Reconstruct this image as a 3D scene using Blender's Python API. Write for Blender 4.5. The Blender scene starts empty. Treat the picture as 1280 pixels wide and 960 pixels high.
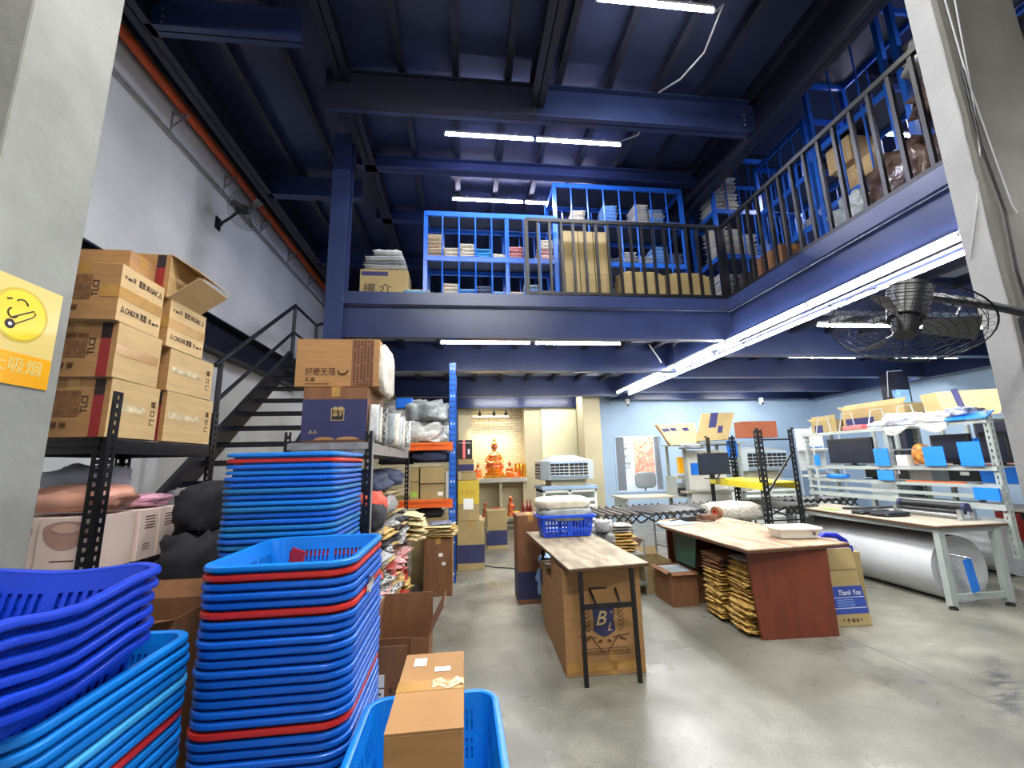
import bpy, bmesh, math, random
from mathutils import Vector, Matrix, noise
PI = math.pi
S = bpy.context.scene
C = S.collection
rnd = random.Random(7)

# ------------------------------------------------------------------ camera
cam_d = bpy.data.cameras.new('camera'); cam = bpy.data.objects.new('camera', cam_d); C.objects.link(cam)
cam_d.sensor_width = 36.0; cam_d.lens = 528.0 / 1280.0 * 36.0; cam_d.clip_start = 0.05; cam_d.clip_end = 100
R3 = Matrix(((0.99352729, 0.00339088, -0.11354304), (-0.11096204, -0.18493674, -0.97646599), (-0.02430936, 0.98274458, -0.18336344)))
cam.matrix_world = Matrix.Translation((0, 0, 1.55)) @ R3.to_4x4()
S.camera = cam
# ------------------------------------------------------------------ world and exposure
w = bpy.data.worlds.new('world'); S.world = w; w.use_nodes = True
w.node_tree.nodes['Background'].inputs[0].default_value = (0.55, 0.65, 0.9, 1)
w.node_tree.nodes['Background'].inputs[1].default_value = 0.05
S.view_settings.view_transform = 'Standard'; S.view_settings.look = 'None'
S.view_settings.exposure = 0.12; S.view_settings.gamma = 1.0
try: S.view_settings.use_curve_mapping = False
except Exception: pass
TUBE_W = {'roof': 52.0, 'row': 9.0, 'under': 9.5, 'rear': 95.0, 'office': 45.0}          # watts of one tube of each run

# ------------------------------------------------------------------ materials
MATS = {}
def srgb(*c):
    return tuple(((v / 255.) / 12.92 if v / 255. <= .04045 else ((v / 255. + .055) / 1.055) ** 2.4) for v in c)
def mat(name, col, rough=.6, metal=0., var=.08, scale=6., bump=0., bscale=60., emit=0., alpha=1., trans=0., stretch=None, coat=0., col2=None, spec=.5, contrast=(.35, .65)):
    if name in MATS: return MATS[name]
    m = bpy.data.materials.new(name); m.use_nodes = True; nt = m.node_tree; N = nt.nodes; L = nt.links
    b = N['Principled BSDF']; c = srgb(*col)
    b.inputs['Roughness'].default_value = rough; b.inputs['Metallic'].default_value = metal
    b.inputs['Specular IOR Level'].default_value = spec
    if coat: b.inputs['Coat Weight'].default_value = coat
    if trans: b.inputs['Transmission Weight'].default_value = trans
    if alpha < 1: b.inputs['Alpha'].default_value = alpha
    tc = N.new('ShaderNodeTexCoord'); mp = N.new('ShaderNodeMapping'); L.new(tc.outputs['Object'], mp.inputs[0])
    if stretch: mp.inputs['Scale'].default_value = stretch
    nz = N.new('ShaderNodeTexNoise'); nz.inputs['Scale'].default_value = scale; nz.inputs['Detail'].default_value = 5
    L.new(mp.outputs[0], nz.inputs['Vector'])
    rp = N.new('ShaderNodeValToRGB'); L.new(nz.outputs[0], rp.inputs[0])
    e = rp.color_ramp.elements; e[0].position = contrast[0]; e[1].position = contrast[1]
    a = tuple(max(0, v * (1 - var)) for v in c) if col2 is None else srgb(*col2); d = tuple(min(1, v * (1 + var)) for v in c)
    e[0].color = (*a, 1); e[1].color = (*d, 1); L.new(rp.outputs[0], b.inputs['Base Color'])
    if bump:
        n2 = N.new('ShaderNodeTexNoise'); n2.inputs['Scale'].default_value = bscale; n2.inputs['Detail'].default_value = 4
        L.new(mp.outputs[0], n2.inputs['Vector']); bp = N.new('ShaderNodeBump'); bp.inputs['Strength'].default_value = bump; bp.inputs['Distance'].default_value = .01
        L.new(n2.outputs[0], bp.inputs['Height']); L.new(bp.outputs[0], b.inputs['Normal'])
    if emit:
        b.inputs['Emission Color'].default_value = (*c, 1); b.inputs['Emission Strength'].default_value = emit
    MATS[name] = m; return m

M = {}
def dm(k, *a, **kw): M[k] = mat(k, *a, **kw)
dm('navy_steel', (42, 53, 92), .3, .0, .15, 2.5, .06, 30)
dm('navy_dark', (22, 25, 42), .45, .0, .2, 2.0, .06, 30)
dm('roof_panel', (46, 53, 82), .34, .15, .25, 1.2, .05, 12)
dm('deck_panel', (176, 184, 200), .45, .1, .15, 1.5, .04, 20)
dm('black_steel', (15, 16, 20), .42, .0, .2, 8)
dm('stair_steel', (16, 18, 28), .5, .0, .2, 5)
dm('blue_steel', (34, 98, 196), .28, .0, .12, 5)
dm('orange_steel', (225, 100, 35), .4, .0, .12, 6)
dm('yellow_steel', (225, 205, 35), .4, .0, .1, 6)
dm('galv', (150, 150, 148), .38, .5, .2, 14)
dm('grey_frame', (158, 165, 162), .45, .0, .08, 8)
dm('plaster', (204, 205, 204), .85, 0, .07, 1.3, .12, 14)
dm('far_blue', (168, 192, 216), .8, 0, .05, .8, .05, 14)
dm('far_cream', (190, 180, 148), .8, 0, .08, 1.5, .15, 20)
dm('cream_light', (228, 220, 180), .7, 0, .04, 1.5)
dm('pillar_grey', (140, 141, 134), .85, 0, .14, 2.2, .25, 25)
dm('pillar_shaded', (100, 98, 92), .9, 0, .14, 2.5, .3, 30)
dm('pillar_render', (158, 158, 158), .85, 0, .1, 2.2, .25, 25)
dm('board', (164, 122, 76), .78, 0, .1, 4, .1, 90, stretch=(1, 1, 8))
dm('board_pale', (198, 168, 118), .78, 0, .08, 4, .1, 90, stretch=(1, 1, 8))
dm('board_brown', (122, 82, 52), .8, 0, .12, 4, .1, 90, stretch=(6, 6, 1))
dm('board_grey', (156, 136, 92), .8, 0, .1, 4, .1, 90)
dm('tape', (176, 134, 72), .25, 0, .12, 10)
dm('clear_tape', (205, 190, 150), .12, 0, .3, 20, .3, 40)
dm('ink', (38, 28, 28), .7, 0, .1)
dm('ink_brown', (84, 50, 34), .8, 0, .1)
dm('ink_navy', (30, 32, 88), .6, 0, .12, 6)
dm('faded_print', (122, 84, 50), .8, 0, .35, 30)
dm('ink_red', (138, 36, 36), .7, 0, .1)
dm('navy_print', (44, 46, 84), .55, 0, .12, 5)
dm('thank_blue', (44, 66, 148), .6, 0, .12, 5)
dm('white_print', (215, 215, 225), .6, 0, .05)
dm('gold_print', (198, 168, 110), .5, 0, .1)
dm('label_white', (232, 232, 226), .55, 0, .04)
dm('plastic_blue', (16, 98, 206), .3, 0, .08, 3, .03, 40, spec=.5)
dm('plastic_azure', (14, 122, 214), .3, 0, .08, 3, .03, 40)
dm('plastic_royal', (14, 58, 188), .32, 0, .08, 3, .03, 40)
dm('plastic_cyan', (58, 160, 222), .36, 0, .08, 3)
dm('plastic_teal', (24, 112, 176), .36, 0, .08, 3)
dm('plastic_red', (205, 44, 40), .38, 0, .1, 3)
dm('plastic_white', (226, 226, 218), .35, 0, .04, 4)
dm('plastic_crate', (22, 76, 214), .35, 0, .06, 4)
dm('plastic_navy', (20, 32, 160), .35, 0, .06, 4)
dm('acrylic_blue', (30, 124, 232), .3, 0, .04, 3)
dm('black_plastic', (24, 25, 29), .42, 0, .15, 5)
dm('screen', (40, 44, 56), .2, 0, .1, 2)
dm('rubber', (16, 16, 17), .7, 0, .1)
dm('roller', (92, 92, 94), .35, .3, .15, 10)
dm('wood_top', (166, 142, 116), .5, 0, .22, 3, .08, 50, stretch=(4, 1, 1), col2=(104, 74, 52), contrast=(.25, .62))
dm('wood_pale', (156, 144, 118), .5, 0, .14, 3, .08, 50, stretch=(4, 1, 1), col2=(106, 88, 64), contrast=(.25, .62))
dm('red_wood', (108, 50, 32), .45, 0, .16, 5, .06, 60, stretch=(2, 2, .6))
dm('edge_brown', (84, 56, 38), .5, 0, .1)
dm('desk_top', (180, 172, 152), .4, 0, .06, 3)
dm('bright_metal', (190, 192, 196), .25, .8, .1)
dm('cord_white', (176, 178, 180), .5, 0, .03)
dm('cord_black', (20, 20, 22), .5, 0, .03)
dm('conduit_orange', (200, 84, 36), .5, 0, .12, 8)
dm('foam', (186, 188, 190), .55, 0, .06, 4, .12, 30)
dm('foam_end', (200, 202, 204), .7, 0, .05, 20, .2, 120)
dm('poly_white', (200, 202, 200), .3, 0, .18, 8, .7, 22)
dm('poly_grey', (150, 158, 160), .28, 0, .3, 7, .8, 20)
dm('poly_blue', (140, 185, 232), .3, 0, .2, 8, .6, 22)
dm('poly_sky', (80, 170, 220), .3, 0, .2, 8, .6, 22)
dm('poly_cream', (226, 218, 200), .35, 0, .2, 8, .6, 22)
dm('poly_tan', (205, 188, 158), .4, 0, .25, 8, .6, 22)
dm('poly_pink', (206, 150, 170), .3, 0, .2, 8, .6, 22)
dm('poly_red', (176, 44, 44), .3, 0, .3, 9, .6, 22, col2=(225, 215, 210))
dm('poly_navy', (36, 42, 84), .3, 0, .3, 9, .6, 22, col2=(170, 180, 200))
dm('poly_black', (40, 40, 44), .24, 0, .3, 9, .7, 22, col2=(150, 150, 150), contrast=(.62, .72))
dm('mailer', (198, 164, 84), .5, 0, .22, 6, .2, 30, col2=(128, 90, 40))
dm('mailer_pale', (214, 200, 150), .4, 0, .2, 8, .4, 30)
dm('silver_bag', (176, 178, 172), .2, .2, .5, 12, .9, 26, col2=(40, 40, 44), contrast=(.4, .6))
dm('clear_brown', (86, 70, 62), .16, 0, .5, 7, .9, 18, col2=(60, 46, 42))
dm('cloth_black', (28, 28, 34), .85, 0, .3, 8, .3, 40)
dm('cloth_navy', (44, 52, 78), .8, 0, .3, 6, .4, 20)
dm('cloth_orange', (205, 74, 46), .65, 0, .15, 6, .3, 20)
dm('cloth_white', (190, 196, 210), .75, 0, .08, 6, .5, 20)
dm('cloth_grey', (140, 144, 150), .8, 0, .2, 6, .4, 20)
dm('pillow_pink', (206, 150, 128), .3, 0, .12, 4, .5, 16)
dm('pink_carton', (228, 206, 196), .55, 0, .03, 3)
dm('pink_shape', (178, 140, 126), .6, 0, .1, 3)
dm('pink_shape_light', (206, 172, 156), .6, 0, .1, 3)
dm('sign_pale', (218, 196, 116), .25, 0, .06, 2, coat=.6)
dm('sign_yellow', (232, 204, 28), .3, 0, .06, 2, coat=.6)
dm('sign_ring', (200, 172, 50), .3, 0, .06, 2, coat=.6)
dm('sign_orange', (236, 168, 22), .25, 0, .08, 2, coat=.6)
dm('cool_white', (222, 226, 220), .4, 0, .04, 3)
dm('cool_blue', (150, 178, 206), .35, 0, .06, 3)
dm('cool_hood', (176, 186, 188), .4, 0, .06, 3)
dm('dark_gap', (28, 30, 32), .6, 0, .1)
dm('gold', (226, 150, 50), .22, .7, .2, 10)
dm('red_gold', (190, 60, 40), .3, .3, .3, 16, col2=(226, 160, 70), contrast=(.45, .55))
dm('skin_bronze', (170, 92, 52), .4, .2, .15, 10)
dm('altar_red', (150, 36, 30), .4, 0, .15, 8)
dm('flower_pink', (236, 110, 110), .6, 0, .2, 12)
dm('altar_slab', (176, 172, 160), .5, 0, .08, 4)
dm('curtain', (120, 124, 132), .8, 0, .1, 4)
dm('paper', (238, 238, 235), .6, 0, .03)
dm('poster_grey', (186, 190, 186), .6, 0, .35, 14, col2=(90, 96, 92))
dm('poster_red', (208, 96, 66), .6, 0, .35, 10, col2=(240, 190, 150))
dm('room_white', (232, 238, 244), .7, 0, .03, 2)
dm('corkboard', (172, 96, 64), .8, 0, .12, 20)
dm('leather_grey', (132, 134, 128), .5, 0, .1)
dm('toffee', (190, 130, 60), .12, 0, .4, 14, .7, 30, col2=(110, 60, 30))
dm('green_tape', (150, 190, 70), .5, 0, .1)
dm('glass', (236, 242, 246), .04, 0, 0, trans=.0, alpha=.05)
dm('joint', (92, 90, 82), .6)
dm('led', (255, 255, 255), .3, 0, 0, emit=75.0)
dm('led_blue', (222, 220, 255), .3, 0, 0, emit=75.0)
dm('spot_led', (255, 240, 205), .3, 0, 0, emit=6.0)
dm('altar_lamp', (255, 90, 60), .3, 0, 0, emit=2.0)
dm('brown_bag', (104, 74, 58), .18, 0, .4, 6, .9, 16)
dm('bubble', (176, 172, 160), .3, 0, .35, 40, .9, 90)

FC = (3.35, 4.5)          # centre of the floor slab
def floor_mat():
    m = bpy.data.materials.new('polished_concrete'); m.use_nodes = True; nt = m.node_tree; N = nt.nodes; L = nt.links; b = N['Principled BSDF']
    tc = N.new('ShaderNodeTexCoord')
    def nz(s, d=6, st=None, dist=0):
        n = N.new('ShaderNodeTexNoise'); n.inputs['Scale'].default_value = s; n.inputs['Detail'].default_value = d; n.inputs['Distortion'].default_value = dist
        mp = N.new('ShaderNodeMapping'); L.new(tc.outputs['Object'], mp.inputs[0]); L.new(mp.outputs[0], n.inputs['Vector'])
        if st: mp.inputs['Scale'].default_value = st
        return n
    def ramp(n, p0, c0, p1, c1):
        r = N.new('ShaderNodeValToRGB'); e = r.color_ramp.elements; e[0].position = p0; e[0].color = (*srgb(*c0), 1); e[1].position = p1; e[1].color = (*srgb(*c1), 1); L.new(n.outputs[0], r.inputs[0]); return r
    def mix(a, b_, f, mode='MIX'):
        x = N.new('ShaderNodeMix'); x.data_type = 'RGBA'; x.blend_type = mode
        L.new(a, x.inputs[6]); L.new(b_, x.inputs[7])
        if isinstance(f, float): x.inputs[0].default_value = f
        else: L.new(f, x.inputs[0])
        return x.outputs[2]
    base = ramp(nz(.9, 6, None, .6), .32, (104, 103, 92), .68, (152, 151, 138))
    sm = ramp(nz(5, 8), .3, (150, 150, 150), .7, (255, 255, 255))
    col = mix(base.outputs[0], sm.outputs[0], .45, 'MULTIPLY')
    fine = ramp(nz(60, 3), .35, (205, 205, 205), .6, (255, 255, 255))
    col = mix(col, fine.outputs[0], .5, 'MULTIPLY')
    mk = ramp(nz(2.2, 5, (3.5, .7, 1), .8), .60, (0, 0, 0), .74, (255, 255, 255))         # tyre and drag marks
    dk = N.new('ShaderNodeRGB'); dk.outputs[0].default_value = (*srgb(98, 96, 90), 1)
    mf = N.new('ShaderNodeMath'); mf.operation = 'MULTIPLY'; mf.inputs[1].default_value = .55; L.new(mk.outputs[0], mf.inputs[0])
    col = mix(col, dk.outputs[0], mf.outputs[0])
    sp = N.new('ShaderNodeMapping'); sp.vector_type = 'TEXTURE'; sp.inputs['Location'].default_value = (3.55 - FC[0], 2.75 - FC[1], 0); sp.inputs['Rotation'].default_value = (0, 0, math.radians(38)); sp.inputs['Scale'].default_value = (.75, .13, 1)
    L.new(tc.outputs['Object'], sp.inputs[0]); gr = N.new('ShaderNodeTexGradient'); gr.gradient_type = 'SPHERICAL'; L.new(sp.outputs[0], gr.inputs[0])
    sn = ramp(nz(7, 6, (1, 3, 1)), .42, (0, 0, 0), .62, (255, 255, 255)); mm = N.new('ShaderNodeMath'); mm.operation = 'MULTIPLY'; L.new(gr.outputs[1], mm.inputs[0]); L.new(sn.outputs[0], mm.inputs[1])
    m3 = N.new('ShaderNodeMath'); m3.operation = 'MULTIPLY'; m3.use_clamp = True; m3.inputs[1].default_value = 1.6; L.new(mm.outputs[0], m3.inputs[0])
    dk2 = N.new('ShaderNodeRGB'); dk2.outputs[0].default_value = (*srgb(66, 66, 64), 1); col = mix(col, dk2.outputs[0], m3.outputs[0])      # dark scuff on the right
    L.new(col, b.inputs['Base Color'])
    rr = N.new('ShaderNodeMapRange'); rr.inputs[1].default_value = .3; rr.inputs[2].default_value = .7; rr.inputs[3].default_value = .22; rr.inputs[4].default_value = .48
    L.new(nz(1.6, 5).outputs[0], rr.inputs[0]); L.new(rr.outputs[0], b.inputs['Roughness'])
    bp = N.new('ShaderNodeBump'); bp.inputs['Strength'].default_value = .08; bp.inputs['Distance'].default_value = .01; L.new(nz(9, 6).outputs[0], bp.inputs['Height']); L.new(bp.outputs[0], b.inputs['Normal'])
    M['floor'] = m
floor_mat()
def brick_mat():
    m = bpy.data.materials.new('cream_brick'); m.use_nodes = True; nt = m.node_tree; N = nt.nodes; L = nt.links; b = N['Principled BSDF']
    tc = N.new('ShaderNodeTexCoord'); mp = N.new('ShaderNodeMapping'); mp.inputs['Rotation'].default_value = (PI / 2, 0, 0); L.new(tc.outputs['Object'], mp.inputs[0])
    t = N.new('ShaderNodeTexBrick'); t.inputs['Scale'].default_value = 1; t.inputs['Brick Width'].default_value = .26; t.inputs['Row Height'].default_value = .075; t.inputs['Mortar Size'].default_value = .006
    t.inputs['Color1'].default_value = (*srgb(222, 210, 176), 1); t.inputs['Color2'].default_value = (*srgb(206, 194, 158), 1); t.inputs['Mortar'].default_value = (*srgb(160, 148, 116), 1)
    L.new(mp.outputs[0], t.inputs['Vector']); L.new(t.outputs[0], b.inputs['Base Color']); b.inputs['Roughness'].default_value = .8
    bp = N.new('ShaderNodeBump'); bp.inputs['Strength'].default_value = .5; bp.inputs['Distance'].default_value = .01; bp.invert = True; L.new(t.outputs[1], bp.inputs['Height']); L.new(bp.outputs[0], b.inputs['Normal'])
    M['brick'] = m
brick_mat()

# ------------------------------------------------------------------ mesh builder (world coordinates; a child keeps its root's origin)
ORG = {}
def rotm(rx=0, ry=0, rz=0): return Matrix.Rotation(rz, 3, 'Z') @ Matrix.Rotation(ry, 3, 'Y') @ Matrix.Rotation(rx, 3, 'X')
class MB:
    def __init__(s): s.v = []; s.f = []; s.mi = []; s.m = 0
    def add(s, vs, fs):
        o = len(s.v); s.v += [Vector(p) for p in vs]; s.f += [tuple(i + o for i in f) for f in fs]; s.mi += [s.m] * len(fs); return s
    def box(s, x0, x1, y0, y1, z0, z1):
        return s.add([(x0, y0, z0), (x1, y0, z0), (x1, y1, z0), (x0, y1, z0), (x0, y0, z1), (x1, y0, z1), (x1, y1, z1), (x0, y1, z1)],
                     [(0, 3, 2, 1), (4, 5, 6, 7), (0, 1, 5, 4), (1, 2, 6, 5), (2, 3, 7, 6), (3, 0, 4, 7)])
    def ob(s, c, sz, r=None):
        r = r or Matrix.Identity(3); h = [q / 2 for q in sz]; c = Vector(c)
        vs = [c + r @ Vector((a * h[0], b * h[1], d * h[2])) for a, b, d in ((-1, -1, -1), (1, -1, -1), (1, 1, -1), (-1, 1, -1), (-1, -1, 1), (1, -1, 1), (1, 1, 1), (-1, 1, 1))]
        return s.add(vs, [(0, 3, 2, 1), (4, 5, 6, 7), (0, 1, 5, 4), (1, 2, 6, 5), (2, 3, 7, 6), (3, 0, 4, 7)])
    def bar(s, a, b, wx, wz, up=(0, 0, 1)):
        a = Vector(a); b = Vector(b); d = (b - a); L_ = d.length; d.normalize(); u = Vector(up)
        sd = d.cross(u)
        if sd.length < 1e-4: sd = d.cross(Vector((0, 1, 0)))
        sd.normalize(); u = sd.cross(d)
        r = Matrix((sd, d, u)).transposed(); return s.ob((a + b) / 2, (wx, L_, wz), r)
    def cyl(s, a, b, r, n=12, r2=None, caps=True):
        a = Vector(a); b = Vector(b); r2 = r if r2 is None else r2; d = (b - a).normalized(); u = d.orthogonal().normalized(); q = d.cross(u)
        vs = []; 
        for i in range(n):
            t = 2 * PI * i / n; k = u * math.cos(t) + q * math.sin(t); vs += [a + k * r, b + k * r2]
        fs = [(2 * i, 2 * ((i + 1) % n), 2 * ((i + 1) % n) + 1, 2 * i + 1) for i in range(n)]
        if caps: fs += [tuple(2 * i for i in reversed(range(n))), tuple(2 * i + 1 for i in range(n))]
        return s.add(vs, fs)
    def tube(s, pts, r, n=8, closed=False):
        pts = [Vector(p) for p in pts]; k = len(pts); vs = []; u = None
        for i, p in enumerate(pts):
            if closed: d = (pts[(i + 1) % k] - pts[i - 1]).normalized()
            else: d = (pts[min(i + 1, k - 1)] - pts[max(i - 1, 0)]).normalized()
            u = d.orthogonal().normalized() if u is None else (u - d * u.dot(d)).normalized()
            q = d.cross(u)
            for j in range(n):
                t = 2 * PI * j / n; vs.append(p + (u * math.cos(t) + q * math.sin(t)) * r)
        fs = []
        for i in range(k if closed else k - 1):
            for j in range(n):
                a = i * n; b = ((i + 1) % k) * n; fs.append((a + j, a + (j + 1) % n, b + (j + 1) % n, b + j))
        if not closed: fs += [tuple(reversed(range(n))), tuple((k - 1) * n + j for j in range(n))]
        return s.add(vs, fs)
    def lathe(s, c, prof, n=16, sx=1, sy=1):
        c = Vector(c); vs = []; k = len(prof)
        for r, z in prof:
            for j in range(n):
                t = 2 * PI * j / n; vs.append(c + Vector((r * math.cos(t) * sx, r * math.sin(t) * sy, z)))
        fs = [(i * n + j, i * n + (j + 1) % n, (i + 1) * n + (j + 1) % n, (i + 1) * n + j) for i in range(k - 1) for j in range(n)]
        fs += [tuple(reversed(range(n))), tuple((k - 1) * n + j for j in range(n))]
        return s.add(vs, fs)
    def ball(s, c, r, n=12, k=8):
        if not isinstance(r, tuple): r = (r, r, r)
        c = Vector(c); vs = [c + Vector((0, 0, -r[2]))]
        for i in range(1, k):
            a = -PI / 2 + PI * i / k
            for j in range(n):
                t = 2 * PI * j / n; vs.append(c + Vector((r[0] * math.cos(a) * math.cos(t), r[1] * math.cos(a) * math.sin(t), r[2] * math.sin(a))))
        vs.append(c + Vector((0, 0, r[2]))); fs = [(0, 1 + (j + 1) % n, 1 + j) for j in range(n)]
        for i in range(k - 2):
            for j in range(n):
                a = 1 + i * n; fs.append((a + j, a + (j + 1) % n, a + n + (j + 1) % n, a + n + j))
        a = 1 + (k - 2) * n; fs += [(a + j, a + (j + 1) % n, len(vs) - 1) for j in range(n)]
        return s.add(vs, fs)
    def prism(s, pts, off):
        "closed polygon of 3-D points pushed along off"
        k = len(pts); off = Vector(off); vs = [Vector(p) for p in pts] + [Vector(p) + off for p in pts]
        return s.add(vs, [tuple(reversed(range(k))), tuple(range(k, 2 * k))] + [(i, (i + 1) % k, k + (i + 1) % k, k + i) for i in range(k)])
    def build(s, name, m, parent=None, smooth=False, bevel=0, kind=None):
        if parent is not None: o = ORG[parent.name]
        else:
            xs = [p.x for p in s.v]; ys = [p.y for p in s.v]; o = Vector(((min(xs) + max(xs)) / 2, (min(ys) + max(ys)) / 2, min(p.z for p in s.v)))
        me = bpy.data.meshes.new(name); me.from_pydata([tuple(p - o) for p in s.v], [], s.f)
        ms = m if isinstance(m, (list, tuple)) else [m]
        for q in ms: me.materials.append(M[q] if isinstance(q, str) else q)
        if len(ms) > 1: me.polygons.foreach_set('material_index', s.mi)
        bm = bmesh.new(); bm.from_mesh(me); bmesh.ops.recalc_face_normals(bm, faces=bm.faces); bm.to_mesh(me); bm.free()
        if smooth:
            me.polygons.foreach_set('use_smooth', [True] * len(me.polygons))
            if smooth != 2:
                try: me.set_sharp_from_angle(angle=math.radians(38))
                except Exception: pass
        ob = bpy.data.objects.new(name, me); C.objects.link(ob)
        if parent is not None: ob.parent = parent
        else: ob.location = o
        ORG[ob.name] = o
        if bevel:
            bv = ob.modifiers.new('bevel', 'BEVEL'); bv.width = bevel; bv.segments = 2; bv.limit_method = 'ANGLE'
        if kind: ob['kind'] = kind
        return ob
def tag(o, label=None, cat=None, group=None, kind=None):
    if label: o['label'] = label
    if cat: o['category'] = cat
    if group: o['group'] = group
    if kind: o['kind'] = kind
    return o
def thing(name, label, cat, loc, group=None):
    o = bpy.data.objects.new(name, None); C.objects.link(o); o.location = loc; o.empty_display_size = .1
    ORG[o.name] = Vector(loc); return tag(o, label, cat, group)
def dup(root, loc, rotz=None, label=None, group=None, mats=None, scale=None):
    r = root.copy(); C.objects.link(r); r.location = loc; ORG[r.name] = Vector(loc)
    if rotz is not None: r.rotation_euler = (0, 0, rotz)
    if scale is not None: r.scale = scale
    if label: r['label'] = label
    if group: r['group'] = group
    elif 'group' in r: del r['group']
    def setm(o):
        if mats and o.type == 'MESH':
            for i, sl in enumerate(o.material_slots):
                sl.link = 'OBJECT'; sl.material = M[mats[min(i, len(mats) - 1)]]
    setm(r)
    for ch in list(root.children):
        c = ch.copy(); C.objects.link(c); c.parent = r; setm(c)
        for g in ch.children:
            d = g.copy(); C.objects.link(d); d.parent = c; setm(d)
    return r
def struct(name, mb, m, parent=None, **k):
    o = mb.build(name, m, parent, **k)
    if parent is None: o['kind'] = 'structure'
    return o
def text(s, size, o, right, up, m, parent, name='lettering', width=None, ext=.0006, align='CENTER', shear=0, label=None):
    cu = bpy.data.curves.new('t', 'FONT'); cu.body = s; cu.size = size; cu.extrude = ext; cu.align_x = align; cu.align_y = 'CENTER'; cu.resolution_u = 3; cu.shear = shear; cu.offset = size * .006
    to = bpy.data.objects.new('t', cu); me = bpy.data.meshes.new_from_object(to); bpy.data.objects.remove(to); bpy.data.curves.remove(cu)
    if not me.vertices: return None
    x = Vector(right).normalized(); y = Vector(up).normalized(); z = x.cross(y); k = 1.0
    if width:
        ws = [v.co.x for v in me.vertices]; k = width / max(1e-5, max(ws) - min(ws))
    base = Vector(o) - ORG[parent.name]
    for v in me.vertices: v.co = base + x * v.co.x * k + y * v.co.y + z * (v.co.z + ext)
    me.name = name; me.materials.clear(); me.materials.append(M[m]); ob = bpy.data.objects.new(name, me); C.objects.link(ob); ob.parent = parent; ORG[ob.name] = ORG[parent.name]
    if label: ob['label'] = label
    return ob
# ------------------------------------------------------------------ generators
def rrect(W, D, rc, nstep=.05, nc=6):
    "points and outward normals round a rounded rectangle, and whether each point lies on a straight side"
    P = []; hx = W / 2 - rc; hy = D / 2 - rc
    for cx, cy, a0, (sx, sy), L_ in ((hx, -hy, -PI / 2, (0, 1), 2 * hy), (hx, hy, 0, (-1, 0), 2 * hx), (-hx, hy, PI / 2, (0, -1), 2 * hy), (-hx, -hy, PI, (1, 0), 2 * hx)):
        for i in range(nc):
            a = a0 + (PI / 2) * i / nc; P.append((cx + rc * math.cos(a), cy + rc * math.sin(a), math.cos(a), math.sin(a), 0))
        a = a0 + PI / 2; k = max(2, int(round(L_ / nstep)))
        if k % 2: k += 1
        for i in range(k):
            t = L_ * i / k; P.append((cx + rc * math.cos(a) + sx * t, cy + rc * math.sin(a) + sy * t, math.cos(a), math.sin(a), 1 + i))
    return P
def basket_meshes(W, D, H, rc=.07, taper=.05, step=.0095, slots=True, wave=0., lip=.0135, name='basket'):
    P = rrect(W - .05, D - .05, rc, step); n = len(P); th = .0035
    def pt(i, z, off=0.):
        x, y, nx, ny, s = P[i % n]; k = taper * (1 - z / H); return Vector((x - nx * (k - off), y - ny * (k - off), z))
    def wz(i):
        if not wave: return 0.
        x, y, nx, ny, s = P[i % n]
        return -wave * (.5 + .5 * math.cos(2 * PI * y / (D * .62))) * abs(nx) - wave * .4 * abs(ny) * math.cos(2 * PI * x / W)
    zs = [H - .004, H - .055, H - .125, H - .150, H - .215, H - .235, .012] if slots else [H - .004, H * .6, H * .3, .012]
    zs = [z for z in zs if z > .011]; hol = {1, 3} if slots else set()
    mb = MB(); vs = []; fs = []
    for z in zs:
        for i in range(n): vs.append(pt(i, z) + Vector((0, 0, wz(i) * (z / H) ** 2)))
    m = len(vs)
    for z in zs:
        for i in range(n): vs.append(pt(i, z, -th) + Vector((0, 0, wz(i) * (z / H) ** 2)))
    def hole(i, j):
        s = P[i % n][4]; return j in hol and s > 1 and (s % 2 == 0) and (s % 16 != 0)
    for j in range(len(zs) - 1):
        for i in range(n):
            a = j * n + i; b = j * n + (i + 1) % n; c = (j + 1) * n + (i + 1) % n; d = (j + 1) * n + i
            if hole(i, j):
                for p, q in ((a, b), (b, c), (c, d), (d, a)): fs.append((p, q, q + m, p + m))
                continue
            fs.append((a, b, c, d)); fs.append((d + m, c + m, b + m, a + m))
    mb.add(vs, fs)
    # floor
    fl = MB(); ring = [pt(i, .012) for i in range(0, n, 4)]
    fl.prism(ring, (0, 0, -.005))
    for k in range(-3, 4): fl.box(-W * .36, W * .36, k * D * .11 - .003, k * D * .11 + .003, .012, .018)
    for k in range(-3, 4): fl.box(k * W * .1 - .003, k * W * .1 + .003, -D * .38, D * .38, .012, .017)
    mb.v += [v for v in []]; o = len(mb.v); mb.v += fl.v; mb.f += [tuple(i + o for i in f) for f in fl.f]; mb.mi += [0] * len(fl.f)
    # rim
    prof = [(-th, -.006), (-.002, .003), (.004, .006), (.019, .006), (.0245, .002), (.0265, -lip * .6), (.025, -lip), (.0225, -lip), (.021, 0.0), (.002, .0)]
    Q = P; idx = [i for i in range(n) if P[i][4] < 2 or P[i][4] % 6 == 1]; k = len(idx); vs = []; fs = []
    for i in idx:
        x, y, nx, ny, s = P[i]
        for a, z in prof: vs.append(Vector((x + nx * a, y + ny * a, H + z + wz(i))))
    q = len(prof)
    for i in range(k):
        for j in range(q):
            a = i * q + j; b = i * q + (j + 1) % q; c = ((i + 1) % k) * q + (j + 1) % q; d = ((i + 1) % k) * q + j; fs.append((a, d, c, b))
    rm = MB(); rm.add(vs, fs)
    return mb, rm
def make_basket(name, label, dims, m, **kw):
    r = thing(name, label, 'basket', (0, 0, -30)); b, rm = basket_meshes(*dims, **kw)
    for q in (b, rm):
        for v in q.v: v.z -= 30
    b.build('body', m, r); rm.build('rim', m, r, smooth=True); return r

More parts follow.
